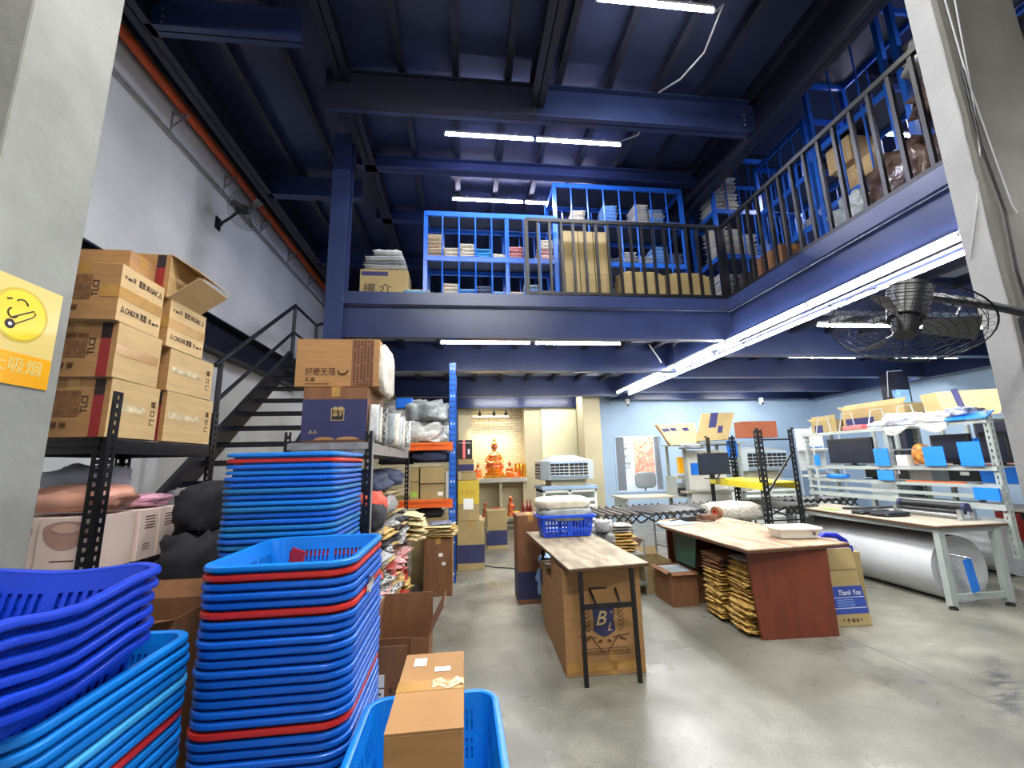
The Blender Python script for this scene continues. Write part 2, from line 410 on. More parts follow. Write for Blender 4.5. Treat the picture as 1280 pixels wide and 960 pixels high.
def ctape(root, x0, x1, y0, y1, z0, z1, axis, tm='tape', w_=.06, drop=.07):
    mb = MB(); e = .0012
    if axis == 'x':
        c = (y0 + y1) / 2; mb.box(x0 - e, x1 + e, c - w_ / 2, c + w_ / 2, z1, z1 + e); mb.box(x0 - e, x0, c - w_ / 2, c + w_ / 2, z1 - drop, z1); mb.box(x1, x1 + e, c - w_ / 2, c + w_ / 2, z1 - drop, z1)
    elif axis == 'y':
        c = (x0 + x1) / 2; mb.box(c - w_ / 2, c + w_ / 2, y0 - e, y1 + e, z1, z1 + e); mb.box(c - w_ / 2, c + w_ / 2, y0 - e, y0, z1 - drop, z1); mb.box(c - w_ / 2, c + w_ / 2, y1, y1 + e, z1 - drop, z1)
    mb.build('packing_tape', tm, root)
def carton(label, x0, x1, y0, y1, z0, z1, m='board', axis='y', rz=0, name='carton', group=None, tm='tape', band=None, bm_='navy_print', lid=True):
    "closed carton: body, two lid flaps with a seam, tape; band=(z0,z1) a printed band round the walls"
    r = thing(name, label, 'box', ((x0 + x1) / 2, (y0 + y1) / 2, z0), group); t = .004
    MB().box(x0, x1, y0, y1, z0, z1 - t).build('body', m, r, bevel=.004)
    if lid:
        if axis == 'y':
            c = (x0 + x1) / 2
            for a, b in ((x0, c - .002), (c + .002, x1)): MB().box(a, b, y0, y1, z1 - t, z1).build('lid_flap', m, r)
        else:
            c = (y0 + y1) / 2
            for a, b in ((y0, c - .002), (c + .002, y1)): MB().box(x0, x1, a, b, z1 - t, z1).build('lid_flap', m, r)
        ctape(r, x0, x1, y0, y1, z0, z1, axis, tm)
    if band:
        e = .0015; MB().box(x0 - e, x1 + e, y0 - e, y1 + e, z0 + band[0], z0 + band[1]).build('printed_band', bm_, r)
    r.rotation_euler = (0, 0, rz); return r
def open_carton(label, x0, x1, y0, y1, z0, z1, m='board_brown', flaps=(('x-', .15, 100), ('x+', .15, 60), ('y-', .12, 80), ('y+', .12, 80)), rz=0, group=None, bottom=True):
    r = thing('open_carton', label, 'box', ((x0 + x1) / 2, (y0 + y1) / 2, z0), group); t = .005
    mb = MB(); mb.box(x0, x1, y0, y0 + t, z0, z1); mb.box(x0, x1, y1 - t, y1, z0, z1); mb.box(x0, x0 + t, y0 + t, y1 - t, z0, z1); mb.box(x1 - t, x1, y0 + t, y1 - t, z0, z1); mb.box(x0 + t, x1 - t, y0 + t, y1 - t, z0, z0 + t)
    mb.build('body', m, r)
    for s, L_, a in flaps:
        a = math.radians(a); c = math.cos(a) * L_; d = math.sin(a) * L_          # a: 90 stands upright, 0 lies outward
        if s == 'x-': pts = [(x0, y0, z1), (x0, y1, z1), (x0 - c, y1, z1 + d), (x0 - c, y0, z1 + d)]; off = (t, 0, 0)
        if s == 'x+': pts = [(x1, y0, z1), (x1, y1, z1), (x1 + c, y1, z1 + d), (x1 + c, y0, z1 + d)]; off = (-t, 0, 0)
        if s == 'y-': pts = [(x0, y0, z1), (x1, y0, z1), (x1, y0 - c, z1 + d), (x0, y0 - c, z1 + d)]; off = (0, t, 0)
        if s == 'y+': pts = [(x0, y1, z1), (x1, y1, z1), (x1, y1 + c, z1 + d), (x0, y1 + c, z1 + d)]; off = (0, -t, 0)
        if abs(d) < .02: off = (0, 0, t)
        MB().prism(pts, off).build('flap', m, r)
    r.rotation_euler = (0, 0, rz); return r
# packets: thin pillow shapes of unit size that share mesh data
def slab_mesh(seed, nx=7, ny=6, rough=.22, edge=.35):
    vs = []; fs = []; g = lambda i, j, s: (s * (nx + 1) + i) * (ny + 1) + j
    for s in (0, 1):
        for i in range(nx + 1):
            for j in range(ny + 1):
                x = i / nx - .5; y = j / ny - .5; e = min(1, (min(.5 - abs(x), .5 - abs(y)) / .12)); e = math.sin(e * PI / 2) if e < 1 else 1
                n_ = noise.noise(Vector((x * 4 + seed * 7.3, y * 4 + s * 3, seed)))
                z = (e * (1 - edge) + edge * .3) * (.5 + rough * n_) * (1 if s else -1)
                vs.append((x + .035 * noise.noise(Vector((y * 5, seed * 3.1, 1))), y + .035 * noise.noise(Vector((x * 5, seed * 1.7, 5))), z + .5))
    for i in range(nx):
        for j in range(ny):
            fs.append((g(i, j, 0), g(i, j + 1, 0), g(i + 1, j + 1, 0), g(i + 1, j, 0))); fs.append((g(i, j, 1), g(i + 1, j, 1), g(i + 1, j + 1, 1), g(i, j + 1, 1)))
    b = [(i, 0) for i in range(nx)] + [(nx, j) for j in range(ny)] + [(i, ny) for i in range(nx, 0, -1)] + [(0, j) for j in range(ny, 0, -1)]
    for q in range(len(b)):
        a, c = b[q], b[(q + 1) % len(b)]; fs.append((g(*a, 0), g(*c, 0), g(*c, 1), g(*a, 1)))
    me = bpy.data.meshes.new('packet'); me.from_pydata(vs, [], fs); me.materials.append(M['poly_white']); me.polygons.foreach_set('use_smooth', [True] * len(fs)); return me
SLABS = [slab_mesh(i) for i in range(4)]
CRUSH = [slab_mesh(i + 9, 10, 9, .6, .5) for i in range(3)]
def packet(name, label, cat, group, loc, size, m, rot=(0, 0, 0), meshes=None):
    o = bpy.data.objects.new(name, rnd.choice(meshes or SLABS)); C.objects.link(o); o.location = loc; o.scale = size; o.rotation_euler = rot
    o.material_slots[0].link = 'OBJECT'; o.material_slots[0].material = M[m]; tag(o, label, cat, group); return o
def pile(label, cx, cy, z0, w, d, n, h, mats, group, name='packet', cat='packet', jit=.012, rz=0., meshes=None, lean=0.):
    z = z0
    for i in range(n):
        hh = h * rnd.uniform(.85, 1.15)
        packet(name, label, cat, group, (cx + rnd.uniform(-jit, jit) + lean * i, cy + rnd.uniform(-jit, jit), z), (w * rnd.uniform(.94, 1.04), d * rnd.uniform(.94, 1.04), hh * 1.06), rnd.choice(mats), (0, 0, rz + rnd.uniform(-.06, .06)), meshes)
        z += hh
    return z
def blob(c, r, seed=0, n=22, k=14, p=.7, amp=.14, freq=3.2, flat=None, fine=.04):
    "wrinkled soft volume; p < 1 squares it off"
    mb = MB(); vs = []; c = Vector(c); sg = lambda v: (abs(v) ** p) * (1 if v >= 0 else -1)
    for i in range(k + 1):
        a = -PI / 2 + PI * i / k
        for j in range(n):
            t = 2 * PI * j / n; d = Vector((sg(math.cos(a)) * sg(math.cos(t)), sg(math.cos(a)) * sg(math.sin(t)), sg(math.sin(a))))
            q = 1 + amp * noise.noise(d * freq + Vector((seed * 5.1, 0, 0))) * 1.6 + fine * noise.noise(d * freq * 4 + Vector((0, seed * 3.3, 0))) * 2
            v = Vector((d.x * r[0] * q, d.y * r[1] * q, d.z * r[2] * q))
            if flat is not None: v.z = max(v.z, -r[2] * flat)
            vs.append(c + v)
    fs = [(i * n + j, i * n + (j + 1) % n, (i + 1) * n + (j + 1) % n, (i + 1) * n + j) for i in range(k) for j in range(n)]
    return mb.add(vs, fs)
def bag(name, label, cat, c, r, m, seed=0, group=None, **kw):
    kw.setdefault('flat', .8)
    return tag(blob(c, r, seed, **kw).build(name, m, None, smooth=2), label, cat, group)
def sheet(pts2d_to3, nx, ny, th=.003):
    "thin cloth: f(u, v) -> point"
    mb = MB(); vs = []; fs = []
    for i in range(nx + 1):
        for j in range(ny + 1): vs.append(Vector(pts2d_to3(i / nx, j / ny)))
    for i in range(nx):
        for j in range(ny): a = i * (ny + 1) + j; fs.append((a, a + ny + 1, a + ny + 2, a + 1))
    return mb.add(vs, fs)
def perf_post(x, y, z0, z1, dx, dy, w_=.042, t=.0025, pitch=.05, hole=True):
    "slotted angle: two flanges from the corner (x,y) towards +dx and +dy"
    mb = MB()
    for ax in (0, 1):
        s = dx if ax == 0 else dy
        def strip(a, b, za, zb):
            lo, hi = sorted((a * s, b * s))
            if ax == 0: mb.box(x + lo, x + hi, y - t / 2, y + t / 2, za, zb)
            else: mb.box(x - t / 2, x + t / 2, y + lo, y + hi, za, zb)
        if hole:
            strip(0, w_ * .38, z0, z1); strip(w_ * .66, w_, z0, z1); z = z0
            while z < z1: strip(w_ * .36, w_ * .68, z, min(z1, z + pitch * .5)); z += pitch
        else: strip(0, w_, z0, z1)
    return mb
def rack(name, label, x0, x1, y0, y1, levels, top, pm='black_steel', bm='black_steel', sm='galv', beam=.06, post='angle', pw=.042, hole=True, back=True, shelf=True, base=0., braces=0):
    r = thing(name, label, 'rack', ((x0 + x1) / 2, (y0 + y1) / 2, base))
    for x, y, sx, sy in ((x0, y0, 1, 1), (x1, y0, -1, 1), (x0, y1, 1, -1), (x1, y1, -1, -1)):
        if post == 'angle': perf_post(x, y, base, top, sx, sy, pw, .003, .05, hole).build('post', pm, r)
        else:
            mb = MB(); xa, xb = sorted((x, x + sx * pw)); ya, yb = sorted((y, y + sy * pw)); t = .004
            mb.box(xa, xb, ya if sy > 0 else yb - t, ya + t if sy > 0 else yb, base, top); mb.box(xa, xa + t, ya, yb, base, top); mb.box(xb - t, xb, ya, yb, base, top)
            z = base + .05
            while z < top - .03:
                mb.box(xa + pw * .3, xa + pw * .7, (ya - .0015 if sy > 0 else yb), (ya if sy > 0 else yb + .0015), z, z + .018); z += .06
            mb.build('post', pm, r)
    for z in levels:
        for y in (y0, y1):
            yy = y + (.004 if y == y0 else -.034); mb = MB(); mb.box(x0 + pw * .5, x1 - pw * .5, yy, yy + .03, z - beam, z - beam * .55); mb.box(x0 + pw * .5, x1 - pw * .5, yy - (.008 if y == y0 else -.008), yy + .03, z - beam * .55, z); mb.build('beam', bm, r)
        for x in (x0, x1):
            xx = x + (.004 if x == x0 else -.034); MB().box(xx, xx + .03, y0 + .035, y1 - .035, z - beam, z - .004).build('side_beam', bm, r)
        if shelf: MB().box(x0 + .03, x1 - .03, y0 + .03, y1 - .03, z - .003, z + .006).build('shelf_board', sm, r)
    for k in range(braces):
        za = base + .3 + k * .6
        for x in (x0, x1):
            MB().bar((x, y0 + .02, za), (x, y1 - .02, za + .5), .012, .02).build('brace', pm, r)
    return r
def tube_light(label, a, b, kind='roof', m='led', group=None, down=.02, clips=True):
    a = Vector(a); b = Vector(b); c = (a + b) / 2; r = thing('tube_light', label, 'light', tuple(c), group)
    d = (b - a).normalized()
    MB().bar(a + Vector((0, 0, .03)), b + Vector((0, 0, .03)), .045 if kind != 'row' else .028, .03).build('housing', 'plastic_white' if kind != 'row' else 'navy_steel', r)
    MB().cyl(a, b, .019, 10).build('tube', m, r, smooth=True)
    MB().cyl(a - d * .02, a, .022, 10).build('end_cap', 'plastic_white', r); MB().cyl(b, b + d * .02, .022, 10).build('end_cap', 'plastic_white', r)
    if clips:
        for t in (.2, .8):
            p = a.lerp(b, t); MB().ob(p + Vector((0, 0, .055)), (.03, .03, .03)).build('clip', 'plastic_white', r)
    ld = bpy.data.lights.new('lamp', 'AREA'); ld.shape = 'RECTANGLE'; L_ = (b - a).length; ld.size = L_ if abs(d.x) > .5 else .05; ld.size_y = .05 if abs(d.x) > .5 else L_
    ld.energy = TUBE_W[kind]; ld.color = (.80, .84, 1.0) if m == 'led_blue' else (1.0, .985, .94); ld.spread = PI
    lo = bpy.data.objects.new('lamp', ld); C.objects.link(lo); lo.parent = r; lo.location = (0, 0, -down - .004)
    return r

# ------------------------------------------------------------------ the setting
ZM = 3.68        # mezzanine floor level
ZB = 3.15        # underside of its edge beams
ZR = 6.16        # roof panels
struct('floor', MB().box(-3.5, 10.2, -3.2, 12.2, -.1, 0), 'floor')
jo = MB()
for x in (-1.6, 3.28): jo.box(x - .0015, x + .0015, -3.1, 11.5, -.002, .0012)
for y in (-1, 7.1): jo.box(-3.4, 10, y - .0015, y + .0015, -.002, .0012)
struct('floor_joint', jo, 'joint')
struct('wall_left', MB().box(-3.7, -3.5, -3.2, 12.2, 0, 7.4), 'plaster')
struct('wall_rear', MB().box(-3.5, 10.2, -3.4, -3.2, 0, 7.4), 'plaster')
struct('wall_right', MB().box(10.0, 10.2, -3.2, 12.2, 0, 7.4), 'far_blue')
fw = MB(); Y0 = 10.9                                        # blue far wall with the window opening
fw.box(3.3, 3.95, Y0, Y0 + .15, 0, 3.5); fw.box(5.26, 10, Y0, Y0 + .15, 0, 3.5); fw.box(3.95, 5.26, Y0, Y0 + .15, 0, .72); fw.box(3.95, 5.26, Y0, Y0 + .15, 2.2, 3.5)
struct('wall_front', fw, 'far_blue')
struct('wall_altar', MB().box(-3.5, 3.3, 11.75, 11.9, 0, 3.5), 'brick')
ac = MB(); ac.box(1.62, 2.08, 11.3, 11.75, 0, 3.1); ac.box(-.15, .2, 11.45, 11.75, 0, 3.1)
struct('trim_1', ac, 'far_cream')
struct('trim_2', MB().box(2.08, 3.05, 11.25, 11.75, 0, 3.0), 'cream_light')
struct('concrete_column', MB().box(2.97, 3.42, 10.3, 10.9, 0, 3.5), 'far_cream', bevel=.01)
struct('wall_upper', MB().box(-3.5, 10.0, 10.9, 11.0, ZM, 7.4), 'navy_dark')
# mezzanine deck
dk = MB(); dk.box(-1.6, 10, 5.3, 11.75, 3.58, ZM); dk.box(3.75, 10, -3.2, 5.3, 3.58, ZM)
struct('mezzanine_deck', dk, 'deck_panel')
def ibeam(a, b, z0, z1, wf=.14, tw=.012, name='mezzanine_beam', m='navy_steel', face=None, rim=.016):
    "I-section between two plan points"
    a = Vector((a[0], a[1], 0)); b = Vector((b[0], b[1], 0)); mb = MB(); zc = (z0 + z1) / 2
    for z, h, w_ in ((zc, z1 - z0, tw), (z0 + rim / 2, rim, wf), (z1 - rim / 2, rim, wf)):
        mb.bar(a + Vector((0, 0, z)), b + Vector((0, 0, z)), w_, h)
    return struct(name, mb, m)
ibeam((-1.6, 5.32), (3.75, 5.32), ZB, 3.60, .1); ibeam((3.77, -3.2), (3.77, 5.32), ZB, 3.60, .1)
ed = MB(); ed.box(-1.62, 3.72, 5.25, 5.29, 3.58, 3.745); ed.box(3.70, 3.74, -3.2, 5.29, 3.58, 3.745); struct('mezzanine_kerb', ed, 'navy_steel')
ibeam((3.8, 5.32), (3.8, 10.8), ZB, 3.60, .12)
for y, z in ((7.0, 3.07), (9.9, 3.10), (11.2, 3.0)): ibeam((-1.6, y), (3.75, y), z, 3.58, .16)
for y, z in ((4.15, 3.14), (5.95, 3.10), (7.75, 3.12), (9.6, 3.14), (10.75, 3.12)): ibeam((3.85, y), (10, y), z, 3.58, .16)
ibeam((9.75, -3), (9.75, 10.8), 3.1, 3.58, .2)
ibeam((-1.6, 5.4), (-1.6, 11.7), 3.1, 3.58, .14)
x = -1.0
while x < 9.7:                                              # deck joists
    y1 = 5.45 if x < 3.7 else -3; mb = MB(); mb.box(x - .025, x + .025, y1, 10.8, 3.48, 3.58); mb.box(x - .05, x + .05, y1, 10.8, 3.47, 3.48); struct('deck_joist', mb, 'navy_dark'); x += .62
# main steel column and its base, plus the beam bolted along the left wall
cm = MB(); cm.box(-1.72, -1.50, 5.22, 5.235, 0, 6.0); cm.box(-1.72, -1.50, 5.40, 5.415, 0, 6.0); cm.box(-1.617, -1.603, 5.235, 5.40, 0, 6.0); struct('steel_column', cm, 'navy_steel')
wb = MB(); wb.box(-3.5, -3.30, .5, 9.0, 3.14, 3.16); wb.box(-3.5, -3.30, .5, 9.0, 3.56, 3.58); wb.box(-3.42, -3.40, .5, 9.0, 3.16, 3.56); struct('wall_beam', wb, 'navy_dark')
# roof: panels, purlins, frames
struct('ceiling', MB().box(-3.5, 3.95, -3.2, 10.9, ZR, ZR + .06), 'roof_panel')
struct('ceiling_upper', MB().box(3.95, 10, -3.2, 10.9, 7.2, 7.26), 'roof_panel'); struct('ceiling_step', MB().box(3.93, 3.99, -3.2, 10.9, 5.9, 7.2), 'navy_dark')
x = -3.2
while x < 3.8:
    mb = MB(); mb.box(x - .022, x + .022, -3.2, 10.9, ZR - .11, ZR); mb.box(x - .022, x + .055, -3.2, 10.9, ZR - .118, ZR - .11); struct('roof_purlin', mb, 'navy_dark'); x += .62
for y, z0 in ((4.35, 5.60), (5.72, 5.86), (7.1, 5.86), (8.9, 5.86), (1.0, 5.6), (-1.6, 5.6)): ibeam((-1.55, y), (3.75, y), z0, ZR - .11, .15, name='roof_beam')
for y in (-1.2, 1.3, 3.72, 6.3, 8.6): ibeam((-3.0, y), (-1.6, y), 5.72, ZR - .11, .13, name='roof_beam')
for xx, z0, y_ in ((-3.02, 5.72, -3.2), (-1.35, 5.86, -3.2), (.88, 5.72, -3.2), (3.75, 5.56, -3.2)): ibeam((xx, y_), (xx, 10.9 if xx != .88 else 4.3), z0, ZR - .11, .17, name='roof_girder', m='navy_dark')
ibeam((-1.55, 4.28), (.88, 4.28), 5.56, 6.0, .1, name='roof_beam', m='navy_dark')
for y in (2.2, 4.6, 6.6): ibeam((4.0, y), (10, y), 6.9, 7.2, .15, name='roof_beam', m='navy_dark')
bo = MB()
for y, z in ((5.66, 5.93), (5.66, 5.99), (5.66, 6.05), (4.29, 5.68), (4.29, 5.75), (4.29, 5.82)):
    for x in (3.55, -1.4): bo.cyl((x, y, z), (x, y - .012, z), .013, 6)
for z in (5.8, 5.88, 5.96):
    bo.cyl((-2.88, 3.71, z), (-2.88, 3.698, z), .013, 6)
struct('beam_bolt', bo, 'bright_metal')

# concrete pillars either side of the view
struct('pillar_left', MB().box(-2.48, -2.0, 1.86, 2.30, 0, 6.1), 'pillar_grey', bevel=.012)
pr = MB(); n = 40; prev = None; vs = []; fs = []               # rendered pillar with a ragged render edge on its near arris
struct('pillar_right', MB().box(2.8, 3.34, 1.775, 1.905, 0, 6.1), 'pillar_render', bevel=.008)
rr = random.Random(3); vs = []
for i in range(61):
    z = i * .1; x = 2.805 + .018 * noise.noise(Vector((z * 2.5, 0, 0))) + .008 * noise.noise(Vector((z * 11, 4, 0)))
    for q in ((x, 1.776, z), (3.34, 1.776, z), (3.34, 1.75, z), (x, 1.75, z)): vs.append(q)
fs = [(4 * i + j, 4 * i + (j + 1) % 4, 4 * i + 4 + (j + 1) % 4, 4 * i + 4 + j) for i in range(60) for j in range(4)] + [(0, 1, 2, 3), (243, 242, 241, 240)]
struct('pillar_shaded_face', MB().add(vs, fs), 'pillar_shaded')  # near face of the pillar: its weaker light is put into a darker tone
# window in the blue wall and the room behind it
wn = MB(); wn.box(3.93, 5.28, 10.88, 10.96, 2.17, 2.22); wn.box(3.93, 5.28, 10.88, 10.96, .70, .75); wn.box(3.93, 3.98, 10.88, 10.96, .75, 2.17); wn.box(5.23, 5.28, 10.88, 10.96, .75, 2.17)
wf = struct('window_1', wn, 'far_blue'); MB().box(3.98, 5.23, 10.91, 10.92, .75, 2.17).build('window_pane', 'glass', wf)
rb = MB(); rb.box(3.5, 6.0, 12.0, 12.1, 0, 3.0); struct('wall_office', rb, 'room_white')
ob_ = MB(); ob_.box(3.4, 3.5, 11.1, 12.1, 0, 3.0); ob_.box(6.0, 6.1, 11.1, 12.1, 0, 3.0); ob_.box(3.4, 6.1, 11.1, 12.1, 3.0, 3.05); struct('wall_office_side', ob_, 'room_white')
cu = MB()
for k in range(7): cu.cyl((4.03 + k * .035, 11.02, .76), (4.03 + k * .035, 11.02, 2.16), .02, 6)
tag(cu.build('curtain', 'curtain', None, smooth=True), 'grey curtain bunched at the left edge of the office window', 'curtain')
cu = MB()
for k in range(4): cu.cyl((5.12 + k * .035, 11.02, .76), (5.12 + k * .035, 11.02, 2.16), .02, 6)
tag(cu.build('curtain', 'curtain', None, smooth=True), 'grey curtain at the right edge of the office window', 'curtain')
tag(MB().box(4.36, 4.78, 11.94, 11.99, 1.35, 2.42).build('poster', 'poster_grey'), 'tall grey and white poster seen through the office window', 'poster')
tag(MB().box(4.92, 5.5, 11.94, 11.99, 1.15, 2.2).build('poster', 'poster_red'), 'orange-red poster seen through the office window', 'poster')
ch = thing('office_chair', 'grey padded chair back just behind the office window', 'chair', (4.95, 11.4, 0))
blob((4.95, 11.4, 1.0), (.30, .06, .22), 2, p=.5, amp=.03, fine=.0).build('backrest', 'leather_grey', ch, smooth=2)
MB().box(4.72, 5.18, 11.35, 11.75, .45, .53).build('seat', 'leather_grey', ch, bevel=.02); MB().cyl((4.95, 11.55, 0), (4.95, 11.55, .45), .03).build('stem', 'black_plastic', ch); MB().bar((4.95, 11.44, .5), (4.95, 11.44, .9), .05, .02).build('back_support', 'black_plastic', ch)

# ------------------------------------------------------------------ lights of the hall
def roofrow(y, x0, z, n, desc, m='led_blue', kind='roof'):
    for i in range(n):
        tube_light('tube light under the roof, %s%s' % (desc, ('', ', right one', ', third')[i] if n > 1 else ''), (x0 + i * 1.23, y, z), (x0 + i * 1.23 + 1.18, y, z), kind, m)
roofrow(3.2, 1.30, 5.93, 1, 'nearest one at the top edge', 'led')
roofrow(4.98, -.23, 5.88, 2, 'between the two front roof beams')
roofrow(6.48, -.17, 5.94, 2, 'above the low blue shelving')
roofrow(1.4, -1.2, 5.9, 2, 'added unseen over the viewer', 'led', 'rear'); roofrow(-1.0, -.4, 5.9, 2, 'added unseen behind the viewer', 'led', 'rear')  # unseen tube rows added to brighten the left wall and foreground
for i in range(6):                                          # double run under the mezzanine edge
    y = 1.05 + i * 1.42
    for k, (x, z) in enumerate(((3.615, 3.125), (3.90, 3.085))):
        tube_light('%s tube light of the double run along the mezzanine edge, %s from the near end' % (('outer', 'inner')[k], ('first', 'second', 'third', 'fourth', 'fifth', 'sixth')[i]), (x, y, z), (x, y + 1.36, z), 'row', 'led', clips=False)
rail_m = MB(); rail_m.box(3.87, 3.93, 1.0, 9.6, 3.13, 3.15); rail_m.box(3.59, 3.64, 5.5, 9.6, 3.155, 3.175); struct('light_rail', rail_m, 'grey_frame')
for i, x0 in enumerate((-.30, .99)): tube_light('tube light just behind the front mezzanine beam, %s of the pair' % ('left', 'right')[i], (x0, 5.56, 3.17), (x0 + 1.2, 5.56, 3.17), 'under', 'led')
for i, x0 in enumerate((.3, 1.75)): tube_light('tube light behind the second mezzanine beam, %s one' % ('left', 'right')[i], (x0, 7.5, 3.25), (x0 + 1.2, 7.5, 3.25), 'under', 'led')
for i, x0 in enumerate((.3, 1.75)): tube_light('tube light behind the third mezzanine beam, %s one' % ('left', 'right')[i], (x0, 10.5, 3.25), (x0 + 1.2, 10.5, 3.25), 'under', 'led')
for i, (x0, y, s) in enumerate(((4.45, 4.63, 'seen through the pillar fan, left one'), (5.78, 4.63, 'seen through the pillar fan, right one'), (5.34, 6.22, 'above the packing desks, left one'), (7.3, 6.22, 'above the packing desks, right one'), (4.6, 8.0, 'before the blue wall, left one'), (6.6, 8.0, 'before the blue wall, middle one'), (8.4, 8.0, 'before the blue wall, right one'), (4.9, 9.9, 'closest to the blue wall, left one'), (7.0, 9.9, 'closest to the blue wall, right one'), (6.2, 2.6, 'hidden beyond the right pillar'))):
    tube_light('tube light under the right deck, ' + s, (x0, y, 3.16 if y < 6.5 else 3.24), (x0 + 1.2, y, 3.16 if y < 6.5 else 3.24), 'under', 'led', clips=False)

tube_light('tube light of the office behind the blue wall', (4.1, 11.5, 2.9), (5.3, 11.5, 2.9), 'office', 'led', clips=False)
# ------------------------------------------------------------------ left wall: conduit, fan, small notice
cr = thing('conduit', 'orange steel conduit running high along the left wall on grey brackets', 'pipe', (-3.36, 3, 5.8))
MB().cyl((-3.36, .6, 5.86), (-3.36, 10.6, 5.86), .055, 14).build('pipe', 'conduit_orange', cr, smooth=True)
y = 1.4
while y < 10:
    mb = MB(); mb.bar((-3.49, y, 5.62), (-3.33, y, 5.79), .012, .02); mb.bar((-3.49, y, 5.80), (-3.30, y, 5.80), .02, .012); mb.bar((-3.492, y, 5.58), (-3.492, y, 5.84), .02, .008); mb.build('bracket', 'galv', cr); y += 1.15
MB().cyl((-3.36, 2.8, 5.86), (-3.36, 2.9, 5.86), .068, 14).build('coupling', 'orange_steel', cr)
tag(MB().cyl((-3.45, .6, 5.50), (-3.45, 10.6, 5.50), .018, 8).build('cable_conduit', 'galv'), 'thin grey cable conduit below the orange one on the left wall', 'pipe')
nt = thing('wall_notice', 'small white notice high on the left wall beside the steel column', 'sign', (-3.49, 9.9, 5.35)); MB().box(-3.495, -3.48, 9.5, 10.35, 5.38, 5.66).build('plate', 'label_white', nt); MB().box(-3.48, -3.478, 9.65, 10.2, 5.50, 5.54).build('print', 'ink', nt)
def wall_fan(label, base, wall_dir, head, axis, R=.25, mount='navy'):
    "industrial wall fan: plate, curved arm, motor, guard rings and blades; axis = blowing direction"
    base = Vector(base); head = Vector(head); ax = Vector(axis).normalized(); wd = Vector(wall_dir)
    r = thing('wall_fan', label, 'fan', tuple(base)); u = ax.orthogonal().normalized(); v = ax.cross(u)
    q = MB(); side = wd.cross(Vector((0, 0, 1))).normalized()
    q.bar(base - Vector((0, 0, .09)), base + Vector((0, 0, .09)), .12, .015, up=wd); q.cyl(base, base + wd * .05, .035, 12); q.build('mount_plate', 'black_plastic', r)
    b = MB(); pts = []
    mid = base + wd * .14 + Vector((0, 0, .07)); tail = head - ax * .17
    for i in range(15):
        t = i / 14; pts.append((1 - t) ** 2 * (base + wd * .03) + 2 * t * (1 - t) * mid + t * t * tail)
    b.tube(pts, .02, 8); b.build('arm', 'black_plastic', r, smooth=True)
    k = MB(); k.cyl(tail - ax * .02, head - ax * .03, .075, 16, r2=.062); k.cyl(tail - ax * .035, tail - ax * .02, .055, 16); k.build('motor', 'black_plastic', r, smooth=True)
    MB().ball(tail.lerp(base, .06), (.05, .05, .05), 10, 6).build('swivel', 'black_plastic', r, smooth=True)
    g = MB()
    for side_, d in ((1, .06), (-1, -.03)):
        for j in range(9):
            rad = R * (.22 + .78 * j / 8); dz = d * (1 - (j / 8) ** 3)
            g.tube([head + ax * dz + (u * math.cos(2 * PI * a / 40) + v * math.sin(2 * PI * a / 40)) * rad for a in range(40)], .0013 if j < 8 else .0032, 4, True)
        for a in range(36):
            t = 2 * PI * a / 36; e = u * math.cos(t) + v * math.sin(t)
            g.tube([head + ax * (d * (1 - (s) ** 3)) + e * R * (.22 + .78 * s) for s in (0, .35, .7, 1)], .001, 4)
    g.build('guard', 'black_plastic', r)
    bl = MB()
    for a in range(3):
        t = 2 * PI * a / 3 + .4; vs = []
        for s in range(6):
            for w_ in range(5):
                rad = .05 + (R - .09) * s / 5; an = t + (w_ / 4 - .5) * (.5 - .1 * s / 5); e = u * math.cos(an) + v * math.sin(an)
                vs.append(head + ax * (.025 - .05 * (w_ / 4)) + e * rad)
        bl.add(vs, [(s * 5 + w_, s * 5 + w_ + 1, s * 5 + w_ + 6, s * 5 + w_ + 5) for s in range(5) for w_ in range(4)])
    bl.build('blades', 'roller', r, smooth=True); MB().cyl(head - ax * .03, head + ax * .05, .05, 14, r2=.035).build('hub', 'black_plastic', r, smooth=True)
    return r
wall_fan('black wall fan on a curved arm on the left wall below the orange conduit', (-3.49, 5.95, 5.02), (1, 0, 0), (-3.0, 5.75, 5.12), (.75, -.45, -.35), R=.27)
wall_fan('large black wire-guard fan on the right pillar', (2.86, 1.745, 2.12), (0, -1, 0), (1.79, 1.46, 2.06), (-.46, -.15, -.87), R=.25)
tag(MB().tube([(2.84, 1.74, 3.7), (2.83, 1.738, 3.2), (2.875, 1.738, 2.8), (2.85, 1.738, 2.45), (2.86, 1.735, 2.25)], .006, 6).build('fan_cable', 'cord_black'), 'dark cable dropping down the right pillar to the fan', 'cable')
tag(MB().tube([(2.84, 1.742, 4.4), (2.86, 1.742, 3.6), (2.90, 1.742, 3.15), (2.93, 1.742, 2.85), (2.945, 1.74, 2.8)], .0045, 6).build('wall_cable', 'cord_white'), 'pale cable clipped down the face of the right pillar', 'cable')
tag(MB().tube([(2.93, 1.742, 4.4), (2.87, 1.742, 3.65), (2.83, 1.745, 3.2), (2.794, 1.80, 2.85), (2.794, 1.88, 2.6)], .0045, 6).build('wall_cable', 'cord_white'), 'second pale cable crossing the first on the right pillar', 'cable')
tag(MB().tube([(2.52, 3.2, 5.93), (2.60, 3.2, 6.02), (2.62, 3.6, 5.90), (2.50, 3.9, 5.86), (2.42, 4.3, 6.06), (2.42, 4.9, 5.99), (2.2, 4.98, 5.94)], .011, 6).build('light_cable', 'cord_white'), 'white flex looping from the nearest roof tube towards the next', 'cable')
